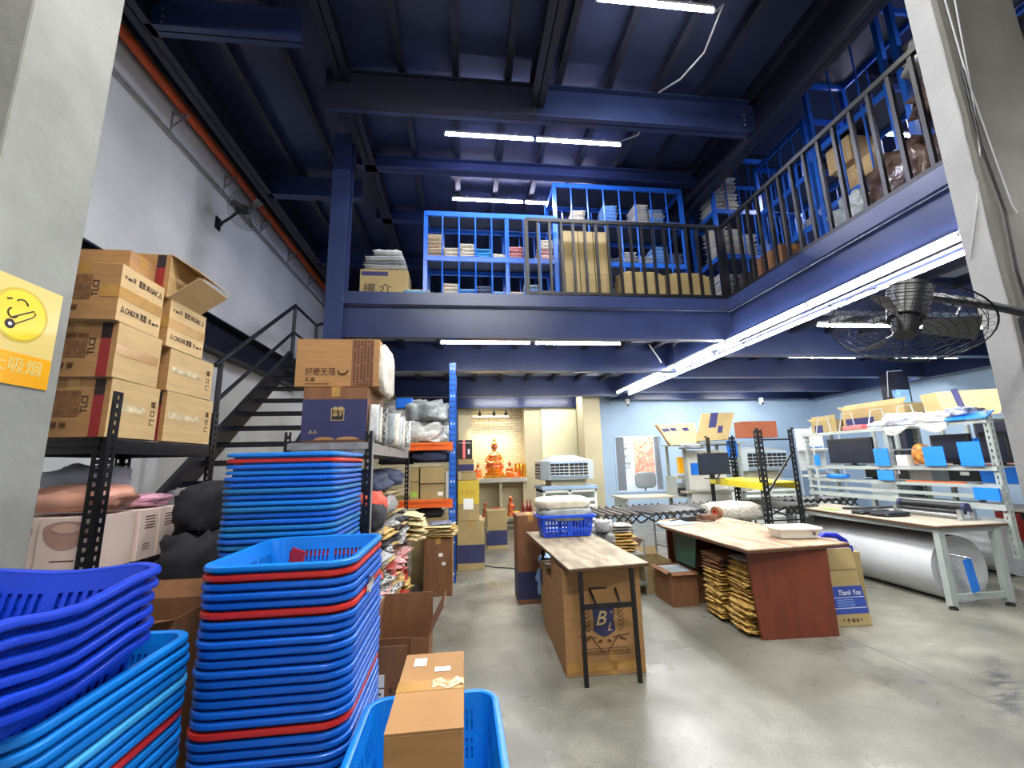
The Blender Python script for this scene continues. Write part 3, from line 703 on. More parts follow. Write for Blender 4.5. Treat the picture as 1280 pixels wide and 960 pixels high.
tag(MB().tube([(2.6, 1.2, 2.75), (2.6, 2.2, 2.77), (2.9, 3.0, 2.8), (3.5, 3.4, 3.0)], .008, 6).build('light_cable', 'cord_white'), 'pale flex hanging above the pillar fan', 'cable') if False else None
# smoking notice on the side of the left pillar (plane x = -2)
sg = thing('safety_sign', 'yellow no-smoking sign with a smiling face and cigarette on the left pillar', 'sign', (-1.995, 2.05, 1.95)); X_ = -1.995
MB().box(-2.0, X_, 1.87, 2.24, 1.945, 2.425).build('plate', 'sign_pale', sg, bevel=.002)
MB().box(X_, X_ + .001, 1.872, 2.238, 1.947, 2.09).build('caption_band', 'sign_orange', sg)
def disc_x(x, y, z, r, m, name, par, dx=.001, n=36, ry=1.): 
    MB().prism([(x, y + r * math.cos(2 * PI * i / n), z + r * ry * math.sin(2 * PI * i / n)) for i in range(n)], (dx, 0, 0)).build(name, m, par)
cy, cz = 2.06, 2.262
disc_x(X_, cy, cz, .125, 'sign_ring', 'ring', sg); disc_x(X_ + .001, cy, cz, .112, 'sign_yellow', 'face', sg)
fx = X_ + .0022
def arcx(y, z, r, a0, a1, t=.004, n=10): return [(fx, y + r * math.cos(math.radians(a0 + (a1 - a0) * i / n)), z + r * math.sin(math.radians(a0 + (a1 - a0) * i / n))) for i in range(n + 1)]
ic = MB(); ic.tube(arcx(cy - .005, cz + .045, .026, 10, 150), .0035, 5); ic.tube([(fx, cy - .07, cz + .055), (fx, cy - .05, cz + .062)], .004, 5); ic.tube(arcx(cy - .035, cz - .0, .022, 120, 330), .0035, 5)
ic.tube([(fx, cy - .03, cz - .055), (fx, cy + .05, cz + .005), (fx, cy + .062, cz + .022), (fx, cy + .05, cz + .036), (fx, cy - .035, cz - .02)], .003, 5)
ic.build('drawing', 'ink', sg); disc_x(fx - .001, cy - .04, cz - .052, .022, 'ink', 'cigarette_tip', sg, .0015, 16); disc_x(fx, cy - .04, cz - .052, .008, 'label_white', 'ember', sg, .0012, 12)
text('禁止吸烟', .075, (X_ + .0012, 2.04, 2.03), (0, 1, 0), (0, 0, 1), 'sign_pale', sg, width=.31)

# ------------------------------------------------------------------ stair
st = thing('steel_stair', 'dark steel stair with open treads rising along the left wall to the mezzanine', 'stair', (-2.3, 5, 0))
sx0, sx1 = -2.80, -1.84; ya, yb, zt = 2.96, 7.08, 3.30
for x in (sx0, sx1): MB().bar((x, ya, -.0 + .12), (x, yb, zt + .02), .05, .26).build('stringer', 'stair_steel', st)
n = 16
for i in range(1, n):
    t = i / n; y = ya + (yb - ya) * t; z = zt * t; mb = MB(); mb.box(sx0 + .02, sx1 - .02, y - .12, y + .13, z - .012, z); mb.box(sx0 + .02, sx1 - .02, y - .12, y - .11, z - .06, z); mb.build('tread', 'stair_steel', st)
MB().box(sx0, -1.60, 7.02, 8.15, zt - .12, zt).build('landing', 'stair_steel', st)
for i in (1, 2):
    MB().box(-1.60 - .02 - .0, -1.60 + .26 * (i - 1) + .24, 7.12, 8.1, zt + .127 * i - .03, zt + .127 * i).build('tread', 'stair_steel', st)
def rail_line(pts, r=.028, nm='handrail'): MB().tube(pts, r, 8).build(nm, 'stair_steel', st, smooth=True)
h = .93
def onst(y): return zt * (y - ya) / (yb - ya) + .14
ys = 5.12
rail_line([(sx0, ys - .1, onst(ys - .1) + h), (sx0, yb, zt + h), (sx0, 8.12, zt + h), (-1.62, 8.12, zt + h + .42)])
rail_line([(sx0, ys, onst(ys) + h * .5), (sx0, yb, zt + h * .5), (sx0, 8.12, zt + h * .5), (-1.62, 8.12, zt + h * .5 + .42)], .024, 'mid_rail')
for p, b in (((sx0, ys, onst(ys)), h), ((sx0, yb, zt), h), ((sx0, 8.12, zt), h), ((-1.66, 8.12, zt + .1), h + .3)):
    MB().cyl(p, (p[0], p[1], p[2] + b), .03, 8).build('rail_post', 'stair_steel', st)
MB().cyl((sx1 - .02, 5.5, .0), (sx1 - .02, 5.5, 2.9), .03, 8).build('prop', 'stair_steel', st)

# ------------------------------------------------------------------ baskets in the foreground
BA = make_basket('plastic_basket', 'x', (.53, .66, .30), 'plastic_blue')
BR_ = make_basket('laundry_basket', 'x', (.60, .68, .27), 'plastic_royal', wave=.026, rc=.085, lip=.013, slots=True, taper=.07, step=.014)
def basket_stack(proto, x, y, ztop, n, pitch, colors, where, group, sc=(1, 1, 1), rz=0., H=.30, jit=.004, special=None):
    for i in range(n):
        z = ztop - H * sc[2] - i * pitch; c = colors(i)
        lab = (special or {}).get(i)
        cn = {'plastic_blue': 'blue', 'plastic_azure': 'blue', 'plastic_teal': 'blue', 'plastic_red': 'red', 'plastic_cyan': 'light cyan', 'plastic_royal': 'royal blue'}[c]
        g = None if lab else group.replace('baskets', cn + ' baskets')
        ORD = ('topmost', 'second', 'third', 'fourth', 'fifth', 'sixth', 'seventh', 'eighth', 'ninth', 'tenth', 'eleventh', 'twelfth', '13th', '14th', '15th', '16th', '17th', '18th', '19th', '20th', '21st', '22nd', '23rd', '24th', '25th', '26th', '27th', '28th', '29th', '30th', '31st', '32nd', '33rd', '34th', '35th', '36th', '37th', '38th', '39th', '40th', '41st', '42nd', '43rd')
        o = dup(proto, (x + rnd.uniform(-jit, jit), y + rnd.uniform(-jit, jit), z), rz + rnd.uniform(-.006, .006), lab or '%s basket, %s from the top in %s' % (cn, ORD[i], where), group, [c], sc)
# middle stack
redM = {1, 5, 17}
basket_stack(BA, -.69, 2.06, 1.20, 29, .0315, lambda i: 'plastic_red' if i in redM else ('plastic_azure' if i == 0 else 'plastic_blue'), 'the central foreground stack', 'baskets nested in the tall central foreground stack', sc=(1.05, 1, 1),
             special={0: 'open blue slotted basket on top of the central foreground stack, a red tag in it', 1: 'red basket directly under the top one of the central foreground stack', 5: 'red basket in the upper part of the central foreground stack, three blue ones above it', 17: 'red basket low in the central foreground stack'})
redt = MB().ob((-.815, 2.30, 1.115), (.085, .006, .085), rotm(0, .2, -.5)).build('red_tag', 'plastic_red'); tag(redt, 'folded red plastic sheet hooked on the far left corner of the top open basket', 'tag')
ps = sheet(lambda u, v: (-.408 + .02 * math.sin(u * 7) * v, 1.98 + .10 * u - .02 * v, 1.02 + .075 * v * (1 - abs(u - .5)) + .01 * math.sin(9 * u)), 8, 6).build('paper_scrap', 'poly_cream', None, smooth=2); tag(ps, 'torn scrap of cream film caught on the side of the central basket stack', 'scrap')
# tall stack behind it
basket_stack(BA, -.985, 2.76, 1.63, 43, .0315, lambda i: 'plastic_red' if i == 1 else ('plastic_azure' if i < 1 or i % 5 == 3 else 'plastic_blue' if i % 3 else 'plastic_teal'), 'the tallest stack', 'baskets nested in the tallest stack', sc=(1.13, 1.04, 1),
             special={0: 'topmost blue basket of the tallest stack, before the carton rack', 1: 'red basket second from the top of the tallest stack'})
# left stacks
redL = {7, 15}
basket_stack(BA, -1.185, 1.41, 1.0, 23, .0315, lambda i: 'plastic_red' if i in redL else 'plastic_cyan' if i == 4 else 'plastic_azure', 'the lower left foreground stack', 'baskets nested in the lower left foreground stack',
             special={0: 'top blue basket of the lower left stack, holding the royal blue baskets', 4: 'light cyan basket in the lower left foreground stack', 7: 'red basket in the middle of the lower left foreground stack', 15: 'red basket at the foot of the lower left foreground stack'})
basket_stack(BR_, -1.215, 1.205, 1.26, 6, .037, lambda i: 'plastic_royal', 'the wavy-rimmed pile at the left edge', 'baskets nested in the wavy-rimmed pile at the far left', H=.27, special={0: 'open royal blue basket with wavy rim topping the pile at the left edge'})
tag(MB().ob((-1.33, 1.22, 1.125), (.34, .40, .004), rotm(.03, .02, .1)).build('paper_sheet', 'paper'), 'white paper sheet lying in the royal blue basket at the left edge', 'paper')
# right foreground basket with a tall carton
basket_stack(BA, -.125, 1.66, .615, 10, .0315, lambda i: 'plastic_azure', 'the short stack under the tall carton', 'baskets nested in the short stack under the tall carton', special={0: 'blue basket at the bottom of the picture holding a tall brown carton'})
ct = carton('tall plain brown carton standing in the foreground blue basket, two small white stickers on top', -.197, -.003, 1.20, 1.64, .335, .905, 'board', 'x', name='carton', tm='tape')
for a, b, c, d in ((-.165, -.125, 1.545, 1.60), (-.095, -.045, 1.50, 1.53)): MB().box(a, b, c, d, .9065, .9072).build('sticker', 'label_white', ct)
sheet(lambda u, v: (-.095 + .092 * u, 1.40 + .045 * v + .01 * math.sin(u * 9), .908 + .006 * noise.noise(Vector((u * 6, v * 5, 1)))), 12, 4).build('crumpled_clear_tape', 'clear_tape', ct, smooth=2)
bpy.data.objects.remove(BA) if False else None

# open cartons behind it on the floor
o1 = open_carton('open brown carton with raised flaps on the floor behind the foreground basket', -.56, -.22, 2.90, 3.25, 0, .50, 'board_brown', (('x-', .16, 92), ('x+', .2, 62), ('y+', .17, 88)))
o2 = open_carton('low open brown carton with white shipping labels before the raised-flap one', -.56, -.32, 2.62, 2.86, 0, .43, 'board_brown', (('y-', .14, 90), ('y+', .1, 96)))
for z in (.30, .37): MB().box(-.50, -.435, 2.616, 2.62, z, z + .06).build('shipping_label', 'label_white', o2)
text('▲▲', .02, (-.467, 2.6155, .34), (1, 0, 0), (0, 0, 1), 'ink', o2); text('II', .04, (-.40, 2.6195, .35), (1, 0, 0), (0, 0, 1), 'ink', o2)

# ------------------------------------------------------------------ left black rack with cartons
RL = rack('boltless_rack', 'black slotted-angle rack at the left, cartons stacked on it', -2.72, -2.03, 2.68, 3.76, (1.745, .99, .25), 2.02, beam=.085, pw=.068)
def airbox(label, y0, y1, z0, z1, x1=-2.035, dx=.40, kind=0, rz=0., band=True, hazard=True):
    x0 = x1 - dx; r = carton(label, x0, x1, y0, y1, z0, z1, 'board_pale', 'y', name='carton'); e = .0012; H = z1 - z0; Dp = y1 - y0
    MB().box(x0 - .001, x1 - .0005, y0 - .0006, y0 + .0004, z0 + .002, z1 - .006).build('end_panel', 'board', r)
    if kind == 0:            # tape across the side and two lines of writing
        MB().box(x1, x1 + e, y0, y1, z0 + H * .40, z0 + H * .60).build('side_tape', 'tape', r); MB().box(x1 - .1, x1 + .0005, y0 - .0025, y0 - .0012, z0 + H * .40, z0 + H * .62).build('end_tape', 'tape', r)
        text('≈ ▬ ☷   器双 ЯОGIHC △', H * .14, (x1 + e, (y0 + y1) / 2, z0 + H * .80), (0, 1, 0), (0, 0, 1), 'ink', r, width=Dp * .86)
        text('△ CHIGOR 双器  ☷ ▬ ≈', H * .14, (x1 + e, (y0 + y1) / 2, z0 + H * .22), (0, 1, 0), (0, 0, 1), 'ink', r, width=Dp * .86)
    if kind == 1: MB().box(x1, x1 + e, y0, y1 - .02, z0 + H * .42, z0 + H * .60).build('side_tape', 'tape', r)
    if kind == 2: MB().box(x1, x1 + e, y0 + Dp * .05, y1 - Dp * .3, z0 + H * .46, z0 + H * .58).build('side_tape', 'clear_tape', r); text('冂 口 器', .045, (x1 + e, y1 - Dp * .12, z0 + H * .5), (0, 0, 1), (0, -1, 0), 'ink_brown', r)
    if band:
        MB().box(x1 - .085, x1 - .03, y0 - .0028, y0 - .0012, z0 + .002, z1 - .10).build('red_stripe', 'ink_red', r); MB().box(x1 - .085, x1 - .03, y0 - .0028, y0 - .0012, z1 - .10, z1 - .006).build('black_stripe', 'ink', r)
    MB().box(x0 + .05, x1 - .15, y0 - .0028, y0 - .0012, z0 + H * .35, z0 + H * .78).build('printed_panel', 'faded_print', r)
    text('TLCI', .05, (x1 - .125, y0 - .0015, z0 + H * .55), (0, 0, 1), (-1, 0, 0), 'ink', r); text('▤ 器 ▤', .04, (x0 + .13, y0 - .003, z0 + H * .2), (1, 0, 0), (0, 0, 1), 'ink_brown', r)
    r.rotation_euler = (0, 0, rz); return r
airbox('lowest carton of the near stack on the left black rack, red stripe on its end', 2.66, 3.06, 1.752, 2.095, kind=2)
airbox('middle carton of the near stack on the left rack, taped across its pale side', 2.64, 3.02, 2.097, 2.43, kind=1, rz=.02)
airbox('top carton of the near stack on the left rack, black lettering on its side', 2.60, 2.98, 2.432, 2.785, kind=0, rz=.03, band=False)
airbox('lowest carton of the far stack on the left black rack', 3.13, 3.67, 1.752, 2.10, kind=2)
airbox('dented carton second from the bottom in the far stack of the left rack', 3.12, 3.62, 2.102, 2.40, kind=2, rz=-.02, band=False)
airbox('lettered carton third from the bottom in the far stack of the left rack', 3.06, 3.46, 2.402, 2.74, kind=0, rz=-.02, band=False)
tp = airbox('open-flapped carton tilting on top of the far stack of the left rack', 3.02, 3.42, 2.745, 3.06, x1=-2.06, kind=3, rz=.03)
fl = MB(); fl.prism([(-2.06, 3.02, 3.06), (-2.06, 3.42, 3.06), (-1.86, 3.44, 2.93), (-1.86, 3.02, 2.93)], (0, 0, .005)); fl.build('flap', 'board_pale', tp)
fl = MB(); fl.prism([(-2.055, 3.03, 2.75), (-2.055, 3.41, 2.75), (-1.87, 3.42, 2.90), (-1.87, 3.03, 2.90)], (0, 0, -.005)); fl.build('flap', 'board_pale', tp)
carton('carton behind the near stack, at the very top left of the rack', -2.50, -2.10, 3.06, 3.45, 2.745, 3.10, 'board', 'y') if False else None
carton('carton on top of the near stack, mostly hidden by the left pillar', -2.47, -2.13, 2.78, 3.00, 2.79, 2.96, 'board', 'x', name='carton')
for nm, y0, y1, x0, x1 in (('pale pink carton printed with a bowl, left of the rack post', 2.72, 3.02, -2.34, -2.06), ('pale pink carton nearest the pillar on the left rack', 2.74, 3.03, -2.64, -2.355)):
    p = carton(nm, x0, x1, y0, y1, 1.0, 1.315, 'pink_carton', 'y', tm='label_white', lid=False)
    mb = MB(); mb.prism([((x0 + x1) / 2 + .115 * math.cos(a * PI / 12), y0 - .0005, 1.245 + (.11 if a > 12 else .045) * math.sin(a * PI / 12)) for a in range(24)], (0, -.001, 0)); mb.build('bowl_print', 'pink_shape', p)
    mb = MB(); mb.prism([((x0 + x1) / 2 + .07 * math.cos(a * PI / 10), y0 - .002, 1.25 + .026 * math.sin(a * PI / 10)) for a in range(20)], (0, -.001, 0)); mb.build('bowl_rim_print', 'pink_shape_light', p)
    MB().box((x0 + x1) / 2 - .06, (x0 + x1) / 2 + .06, y0 - .0012, y0, 1.075, 1.081).build('caption_print', 'ink_brown', p)
for nm, y0, y1 in (('narrow pale pink carton with small print right behind the rack post', 3.04, 3.21), ('farther narrow pale pink carton with small print on the left rack', 3.22, 3.42)):
    p = carton(nm, -2.34, -2.045, y0, y1, 1.0, 1.315, 'pink_carton', 'x', tm='label_white', lid=False)
    for k in range(5): MB().box(-2.045, -2.044, y0 + .05, y1 - .03, 1.19 + k * .018, 1.196 + k * .018).build('print_line', 'ink_brown', p)
    for k in range(3): MB().box(-2.045, -2.044, y0 + .05, y1 - .06, 1.06 + k * .016, 1.065 + k * .016).build('print_line', 'ink_brown', p)
bag('pillow', 'pink pillow in clear wrap lying on the pink cartons', 'pillow', (-2.30, 2.90, 1.40), (.27, .17, .085), 'pillow_pink', 4, p=.75, amp=.10)
bag('folded_cloth', 'white pleated cloth folded behind the pink pillow', 'cloth', (-2.45, 3.12, 1.50), (.22, .12, .10), 'cloth_white', 8, amp=.2)
bag('plastic_bag', 'clear bag with a magenta label behind the rack post', 'bag', (-2.19, 3.25, 1.36), (.13, .14, .045), 'poly_pink', 6, amp=.2)
for i, (x, y, z, r) in enumerate(((-2.3, 3.55, 1.12, (.22, .16, .14)), (-2.1, 3.62, 1.32, (.16, .12, .10)), (-2.35, 3.1, .42, (.28, .25, .18)), (-2.2, 3.55, .42, (.22, .18, .2)))):
    bag('black_bag', ('bulging black bag behind the pink cartons', 'smaller black bag propped at the far rack post', 'black bag on the bottom shelf of the left rack, near side', 'black bag on the bottom shelf of the left rack, far side')[i], 'bag', (x, y, z), r, 'poly_black', i + 3, amp=.22)
open_carton('open brown carton between the left baskets and the tallest stack', -1.86, -1.40, 2.40, 2.80, 0, .84, 'board_brown', (('x-', .15, 30), ('y-', .14, 12), ('y+', .12, 40)))

for i, (x, y, z, r) in enumerate(((-1.78, 3.15, .36, (.20, .26, .36)), (-1.75, 3.2, .90, (.19, .24, .24)), (-1.80, 3.3, 1.28, (.15, .22, .18)), (-1.68, 3.65, .5, (.2, .22, .5)))):  # black bag shapes added where only deep shadow lies
    bag('black_bag', ('large black form standing in for shadow at floor level beyond the left rack', 'black form standing in for shadow at mid height beyond the left rack', 'uppermost black form standing in for shadow beyond the left rack', 'tall black form standing in for shadow farther back beyond the left rack')[i], 'bag', (x, y, z), r, 'cloth_black', 200 + i, amp=.2)
# ------------------------------------------------------------------ carton rack behind the tallest basket stack
R2 = rack('boltless_rack', 'black and galvanised slotted rack behind the tallest basket stack, two cartons on top', -1.25, -.655, 3.14, 5.25, (1.72, 1.06, .22), 1.80, pm='black_steel', bm='galv', beam=.085, pw=.045)
MB().box(-.652, -.649, 3.142, 3.185, 0, 1.80).build('bright_flange', 'galv', R2)
c = carton('dark navy carton with a gold seal under the wide lettered carton', -1.15, -.70, 3.16, 3.75, 1.728, 2.125, 'board_brown', 'y'); e = .0012
MB().box(-1.151, -.699, 3.158, 3.16, 1.74, 2.035).build('navy_front', 'navy_print', c)
for k, q in enumerate(((-.99, .07), (-.83, .08))):
    MB().prism([(q[0] + q[1] * math.cos(a * PI / 10), 3.1575, 1.742 + .022 * math.sin(a * PI / 10)) for a in range(11)], (0, -.001, 0)).build('wave_print', 'board', c)
sq = MB(); zz = 1.925; xx = -.905
for a in ((-.045, .045, .041, .045), (-.045, .045, -.045, -.041)): sq.box(xx + a[0], xx + a[1], 3.1555, 3.157, zz + a[2], zz + a[3])
for a in ((-.045, -.041), (.041, .045)): sq.box(xx + a[0], xx + a[1], 3.1555, 3.157, zz - .045, zz + .045)
sq.build('seal_frame', 'gold_print', c); MB().box(xx - .041, xx + .041, 3.157, 3.158, zz - .041, zz + .041).build('seal_ground', 'ink', c)
text('良\n品', .036, (xx - .018, 3.1565, zz + .018), (1, 0, 0), (0, 0, 1), 'gold_print', c); text('鋪\n子', .036, (xx + .020, 3.1565, zz + .018), (1, 0, 0), (0, 0, 1), 'gold_print', c)
text('△△', .03, (-1.07, 3.1565, 1.80), (1, 0, 0), (0, 0, 1), 'gold_print', c)
c = carton('wide tan carton with Chinese lettering and a dotted end, topping the carton rack', -1.235, -.635, 3.20, 3.72, 2.135, 2.50, 'board', 'x'); y = 3.199
text('好奇无限', .062, (-1.055, y, 2.245), (1, 0, 0), (0, 0, 1), 'ink_brown', c, width=.215); MB().tube([(-.895 + .034 * math.cos(a), y, 2.26 + .03 * math.sin(a)) for a in [PI + PI * k / 10 for k in range(11)]], .007, 6).build('smile_mark', 'ink_brown', c)
text('礼盒', .036, (-1.125, y, 2.19), (1, 0, 0), (0, 0, 1), 'ink_brown', c); MB().box(-1.16, -.99, y - .0008, y, 2.155, 2.16).build('small_print', 'ink_brown', c)
mb = MB()
for i in range(6):
    for j in range(17):
        if (i * 5 + j * 3) % 13 == 0: continue
        cx = -.813 + i * .0245; cz = 2.152 + j * .0205; mb.prism([(cx + .0095 * math.cos(a * PI / 3), y, cz + .0095 * math.sin(a * PI / 3)) for a in range(6)], (0, -.0008, 0))
tag(mb.build('dot_print', 'ink_brown', c), kind='stuff'); MB().box(-.835, -.675, y - .0001, y + .0005, 2.138, 2.495).build('dot_ground', 'board_brown', c)
blob((-.625, 3.46, 2.30), (.035, .25, .19), 3, p=.45, amp=.05).build('wrap_film', 'poly_cream', c, smooth=2)
# upright packets along the rack edge
for i in range(15):
    packet('wrapped_garment', 'white poly-wrapped garment packet standing upright on the carton rack edge', 'packet', 'upright white packets on the carton rack', (-.78 + (.05 if i > 4 else .105) + rnd.uniform(-.015, .015), 3.27 + i * .125, 1.73 + rnd.uniform(.13, .14)), (.26 if i > 4 else .07, .30 + rnd.uniform(-.04, .03), .10), ('poly_white', 'poly_grey', 'poly_cream', 'silver_bag')[i % 4], (PI / 2 - .1 + rnd.uniform(-.12, .12), 0, rnd.uniform(-.1, .1)))
for i in range(7): packet('wrapped_garment', 'grey poly-wrapped packet lying at the back of the carton rack top', 'packet', 'flat grey packets on the carton rack', (-1.05 + rnd.uniform(-.03, .03), 4.0 + (i % 4) * .33, 1.728 + (i // 4) * .09), (.3, .28, .09), 'poly_grey', (0, 0, rnd.uniform(-.2, .2)))
# middle shelf
bag('garment_bundle', 'dark navy garment bundle on the middle shelf of the carton rack', 'clothes', (-.92, 3.9, 1.40), (.25, .40, .10), 'cloth_navy', 3, amp=.2); bag('garment_bundle', 'second dark navy bundle, deeper on the middle shelf of the carton rack', 'clothes', (-.90, 4.7, 1.42), (.24, .38, .10), 'cloth_navy', 5, amp=.2)
pile('flat tan carton blank under the navy bundles on the carton rack', -.92, 4.2, 1.066, .46, 1.5, 6, .04, ['board_grey', 'board'], 'carton blanks on the middle shelf', 'carton_blank', 'cardboard')
bp = bag('sports_bag', 'orange and black bag on the carton rack under the navy bundles', 'bag', (-.80, 3.60, 1.21), (.17, .26, .145), 'cloth_orange', 11, amp=.12, p=.6)
bag('black_bag', 'black wrapped bag beside the orange one on the carton rack', 'bag', (-.82, 4.25, 1.19), (.16, .28, .10), 'poly_black', 12, amp=.2)
blob((-.74, 3.52, 1.17), (.13, .24, .11), 7, amp=.1).build('side_pocket', 'cloth_black', bp, smooth=2)
# poly mailers piled below
k = 0
for z, mats_, lab, grp, nn in ((1.04, ['silver_bag', 'mailer', 'poly_black', 'cloth_black', 'poly_black'], 'crumpled silver, black or yellow mailer in the upper pile on the carton rack', 'silver mailers on the carton rack', 16), (.70, ['poly_red', 'silver_bag', 'altar_red', 'poly_red', 'mailer'], 'crumpled red and white packet on the lowest shelf of the carton rack', 'red and white packets on the carton rack', 18)):
    for col in range(5):
        zz = .235 if z < .8 else .768
        top = z
        while zz < top - .03:
            h_ = rnd.uniform(.028, .045)
            packet('poly_mailer', lab, 'packet', grp, (-.82 + rnd.uniform(-.03, .05), 3.36 + col * .38 + rnd.uniform(-.04, .04), zz), (.38, .40, h_ * 1.9), rnd.choice(mats_), (rnd.uniform(-.1, .1), rnd.uniform(-.12, .12), rnd.uniform(-.3, .3)), CRUSH); zz += h_
MB_ = MB().box(-1.22, -.67, 3.2, 5.2, .735, .765); tag(MB_.build('shelf_sheet', 'board_brown'), 'loose brown board dividing the mailers from the red packets on the carton rack', 'board')
packet('mailer', 'orange-red mailer sticking out between the two mailer piles', 'packet', None, (-.70, 3.4, .768), (.2, .22, .05), 'cloth_orange', (0, .35, .2), CRUSH)
for i in range(9): packet('poly_mailer', 'yellow padded mailer poking out at the far end of the carton rack', 'packet', 'yellow mailers at the far end of the rack', (-.60 + rnd.uniform(-.02, .02), 5.10 + rnd.uniform(-.03, .03), .70 + i * .035), (.30, .30, .05), 'mailer_pale', (rnd.uniform(-.2, .2), rnd.uniform(-.1, .2), rnd.uniform(-.4, .4)), CRUSH)

# ------------------------------------------------------------------ blue and orange pallet rack
PR = thing('pallet_rack', 'blue pallet rack upright with orange beams, standing past the carton rack', 'rack', (-.9, 6.4, 0))
for x, y in ((-.16, 6.05), (-.16, 6.95), (-1.75, 6.05), (-1.75, 6.95)):
    mb = MB(); mb.box(x - .05, x + .05, y, y + .006, 0, 3.0 if x > -1 else 2.6); mb.box(x - .05, x - .044, y, y + .07, 0, 3.0 if x > -1 else 2.6); mb.box(x + .044, x + .05, y, y + .07, 0, 3.0 if x > -1 else 2.6); mb.build('upright', 'blue_steel', PR)
    if x > -1 and y < 6.5:
        for i in range(36): mb = MB(); mb.box(x - .025, x - .010, y - .002, y, .1 + i * .08, .13 + i * .08); mb.box(x + .015, x + .03, y - .002, y, .1 + i * .08, .13 + i * .08); mb.build('slot', 'plastic_white' if i % 5 == 0 else 'black_steel', PR)
for z in (.55, 1.2, 1.9, 2.5): MB().bar((-.16, 6.1, z), (-.16, 6.95, z + .35), .02, .03).build('brace', 'blue_steel', PR)
for z in (1.80, 1.03):
    for y in (6.02, 6.98): mb = MB(); mb.box(-1.70, -.21, y, y + .04, z - .05, z + .055); mb.box(-1.70, -.21, y - .012, y, z - .05, z - .02); mb.box(-1.70, -.21, y - .012, y, z + .02, z + .055); mb.build('beam', 'orange_steel', PR)
    MB().box(-1.7, -.2, 6.06, 6.97, z + .045, z + .06).build('deck_board', 'board_grey', PR)
MB().box(-.24, -.155, 6.012, 6.03, 1.74, 1.86).build('beam_connector', 'orange_steel', PR); MB().box(-.24, -.155, 6.012, 6.03, .97, 1.09).build('beam_connector', 'orange_steel', PR)
for i, (x, y, z, r) in enumerate(((-.62, 6.35, 2.00, (.36, .30, .18)), (-.50, 6.3, 2.30, (.32, .28, .17)), (-.80, 6.5, 2.34, (.34, .26, .18)), (-.45, 6.45, 2.02, (.24, .24, .14)))):
    bag('film_sack', ('grey plastic sack lowest left on the orange rack', 'grey plastic sack on top of the heap on the orange rack', 'grey plastic sack at the back of the heap on the orange rack', 'grey plastic sack bulging beside the blue upright')[i], 'sack', (x, y, z), r, 'poly_grey' if i % 2 else 'poly_white', i + 20, amp=.22, n=30, k=18)
tag(MB().box(-.98, -.74, 6.2, 6.5, 2.36, 2.52).build('blue_tub', 'plastic_blue', bevel=.02), 'blue plastic tub tipped on the grey sacks', 'tub')
bag('garment_bundle', 'navy garments folded on the middle level of the orange rack', 'clothes', (-.45, 6.25, 1.66), (.30, .2, .10), 'cloth_navy', 31, amp=.2); bag('garment_bundle', 'dark garments beside the navy ones on the orange rack', 'clothes', (-.95, 6.25, 1.64), (.24, .2, .09), 'cloth_black', 32, amp=.2)
for a, lab in (((-.74, -.62, 6.08, 6.4, 1.09, 1.32), 'small tan carton at the left of the orange rack'), ((-.60, -.27, 6.06, 6.45, 1.30, 1.52), 'open-topped tan carton upper on the orange rack'), ((-.60, -.27, 6.08, 6.45, 1.09, 1.295), 'tan carton under the open-topped one on the orange rack'), ((-.74, -.62, 6.08, 6.4, 1.325, 1.52), 'small tan carton stacked at the left of the orange rack')):
    q = carton(lab, *a, 'board_grey', 'x')
    if a[0] < -.7 and a[4] < 1.2: MB().box(-.73, -.64, 6.078, 6.08, 1.12, 1.19).build('sticker', 'green_tape', q)
    if a[4] < 1.2 and a[0] > -.7: MB().box(-.36, -.29, 6.077, 6.08, 1.13, 1.18).build('sticker', 'label_white', q)
tag(MB().box(-.255, -.215, 6.1, 6.4, 1.09, 1.45).build('screen_board', 'plastic_white'), 'narrow white panel standing by the blue upright', 'panel')
carton('tan carton under the lower orange beam', -.66, -.25, 6.1, 6.5, .60, .84, 'board_grey', 'x'); bag('black_bag', 'black bag hanging over the carton under the lower orange beam', 'bag', (-.48, 6.2, .90), (.2, .12, .06), 'cloth_black', 33, amp=.2)
carton('larger tan carton standing on the floor beneath the lower orange beam', -.70, -.22, 6.1, 6.6, 0, .595, 'board_grey', 'x')
# tall brown carton at the aisle
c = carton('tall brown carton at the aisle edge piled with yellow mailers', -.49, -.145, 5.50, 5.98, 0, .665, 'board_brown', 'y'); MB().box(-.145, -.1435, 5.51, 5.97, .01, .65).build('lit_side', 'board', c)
for x, z, s in ((-.31, .45, .05), (-.27, .35, .045)): MB().box(x, x + s, 5.4975, 5.499, z, z + s * .8).build('sticker', 'label_white', c)
for i in range(6): packet('poly_mailer', 'yellow mailer stacked on the tall brown aisle carton', 'packet', 'mailers on the tall brown aisle carton', (-.32 + rnd.uniform(-.03, .03), 5.72, .667 + i * .022), (.42, .48, .03), 'mailer_pale' if i % 2 else 'mailer', (0, 0, rnd.uniform(-.2, .2)), CRUSH)
packet('leaflet_stack', 'black and white printed stack on top of the yellow mailers by the aisle', 'packet', None, (-.30, 5.72, .80), (.30, .32, .035), 'poly_navy', (0, 0, .15))
carton('pale tan carton behind the yellow mailers at the aisle', -.50, -.20, 6.0, 6.02 + .3, .60, .60 + .0001 + .2, 'board_pale', 'x') if False else None
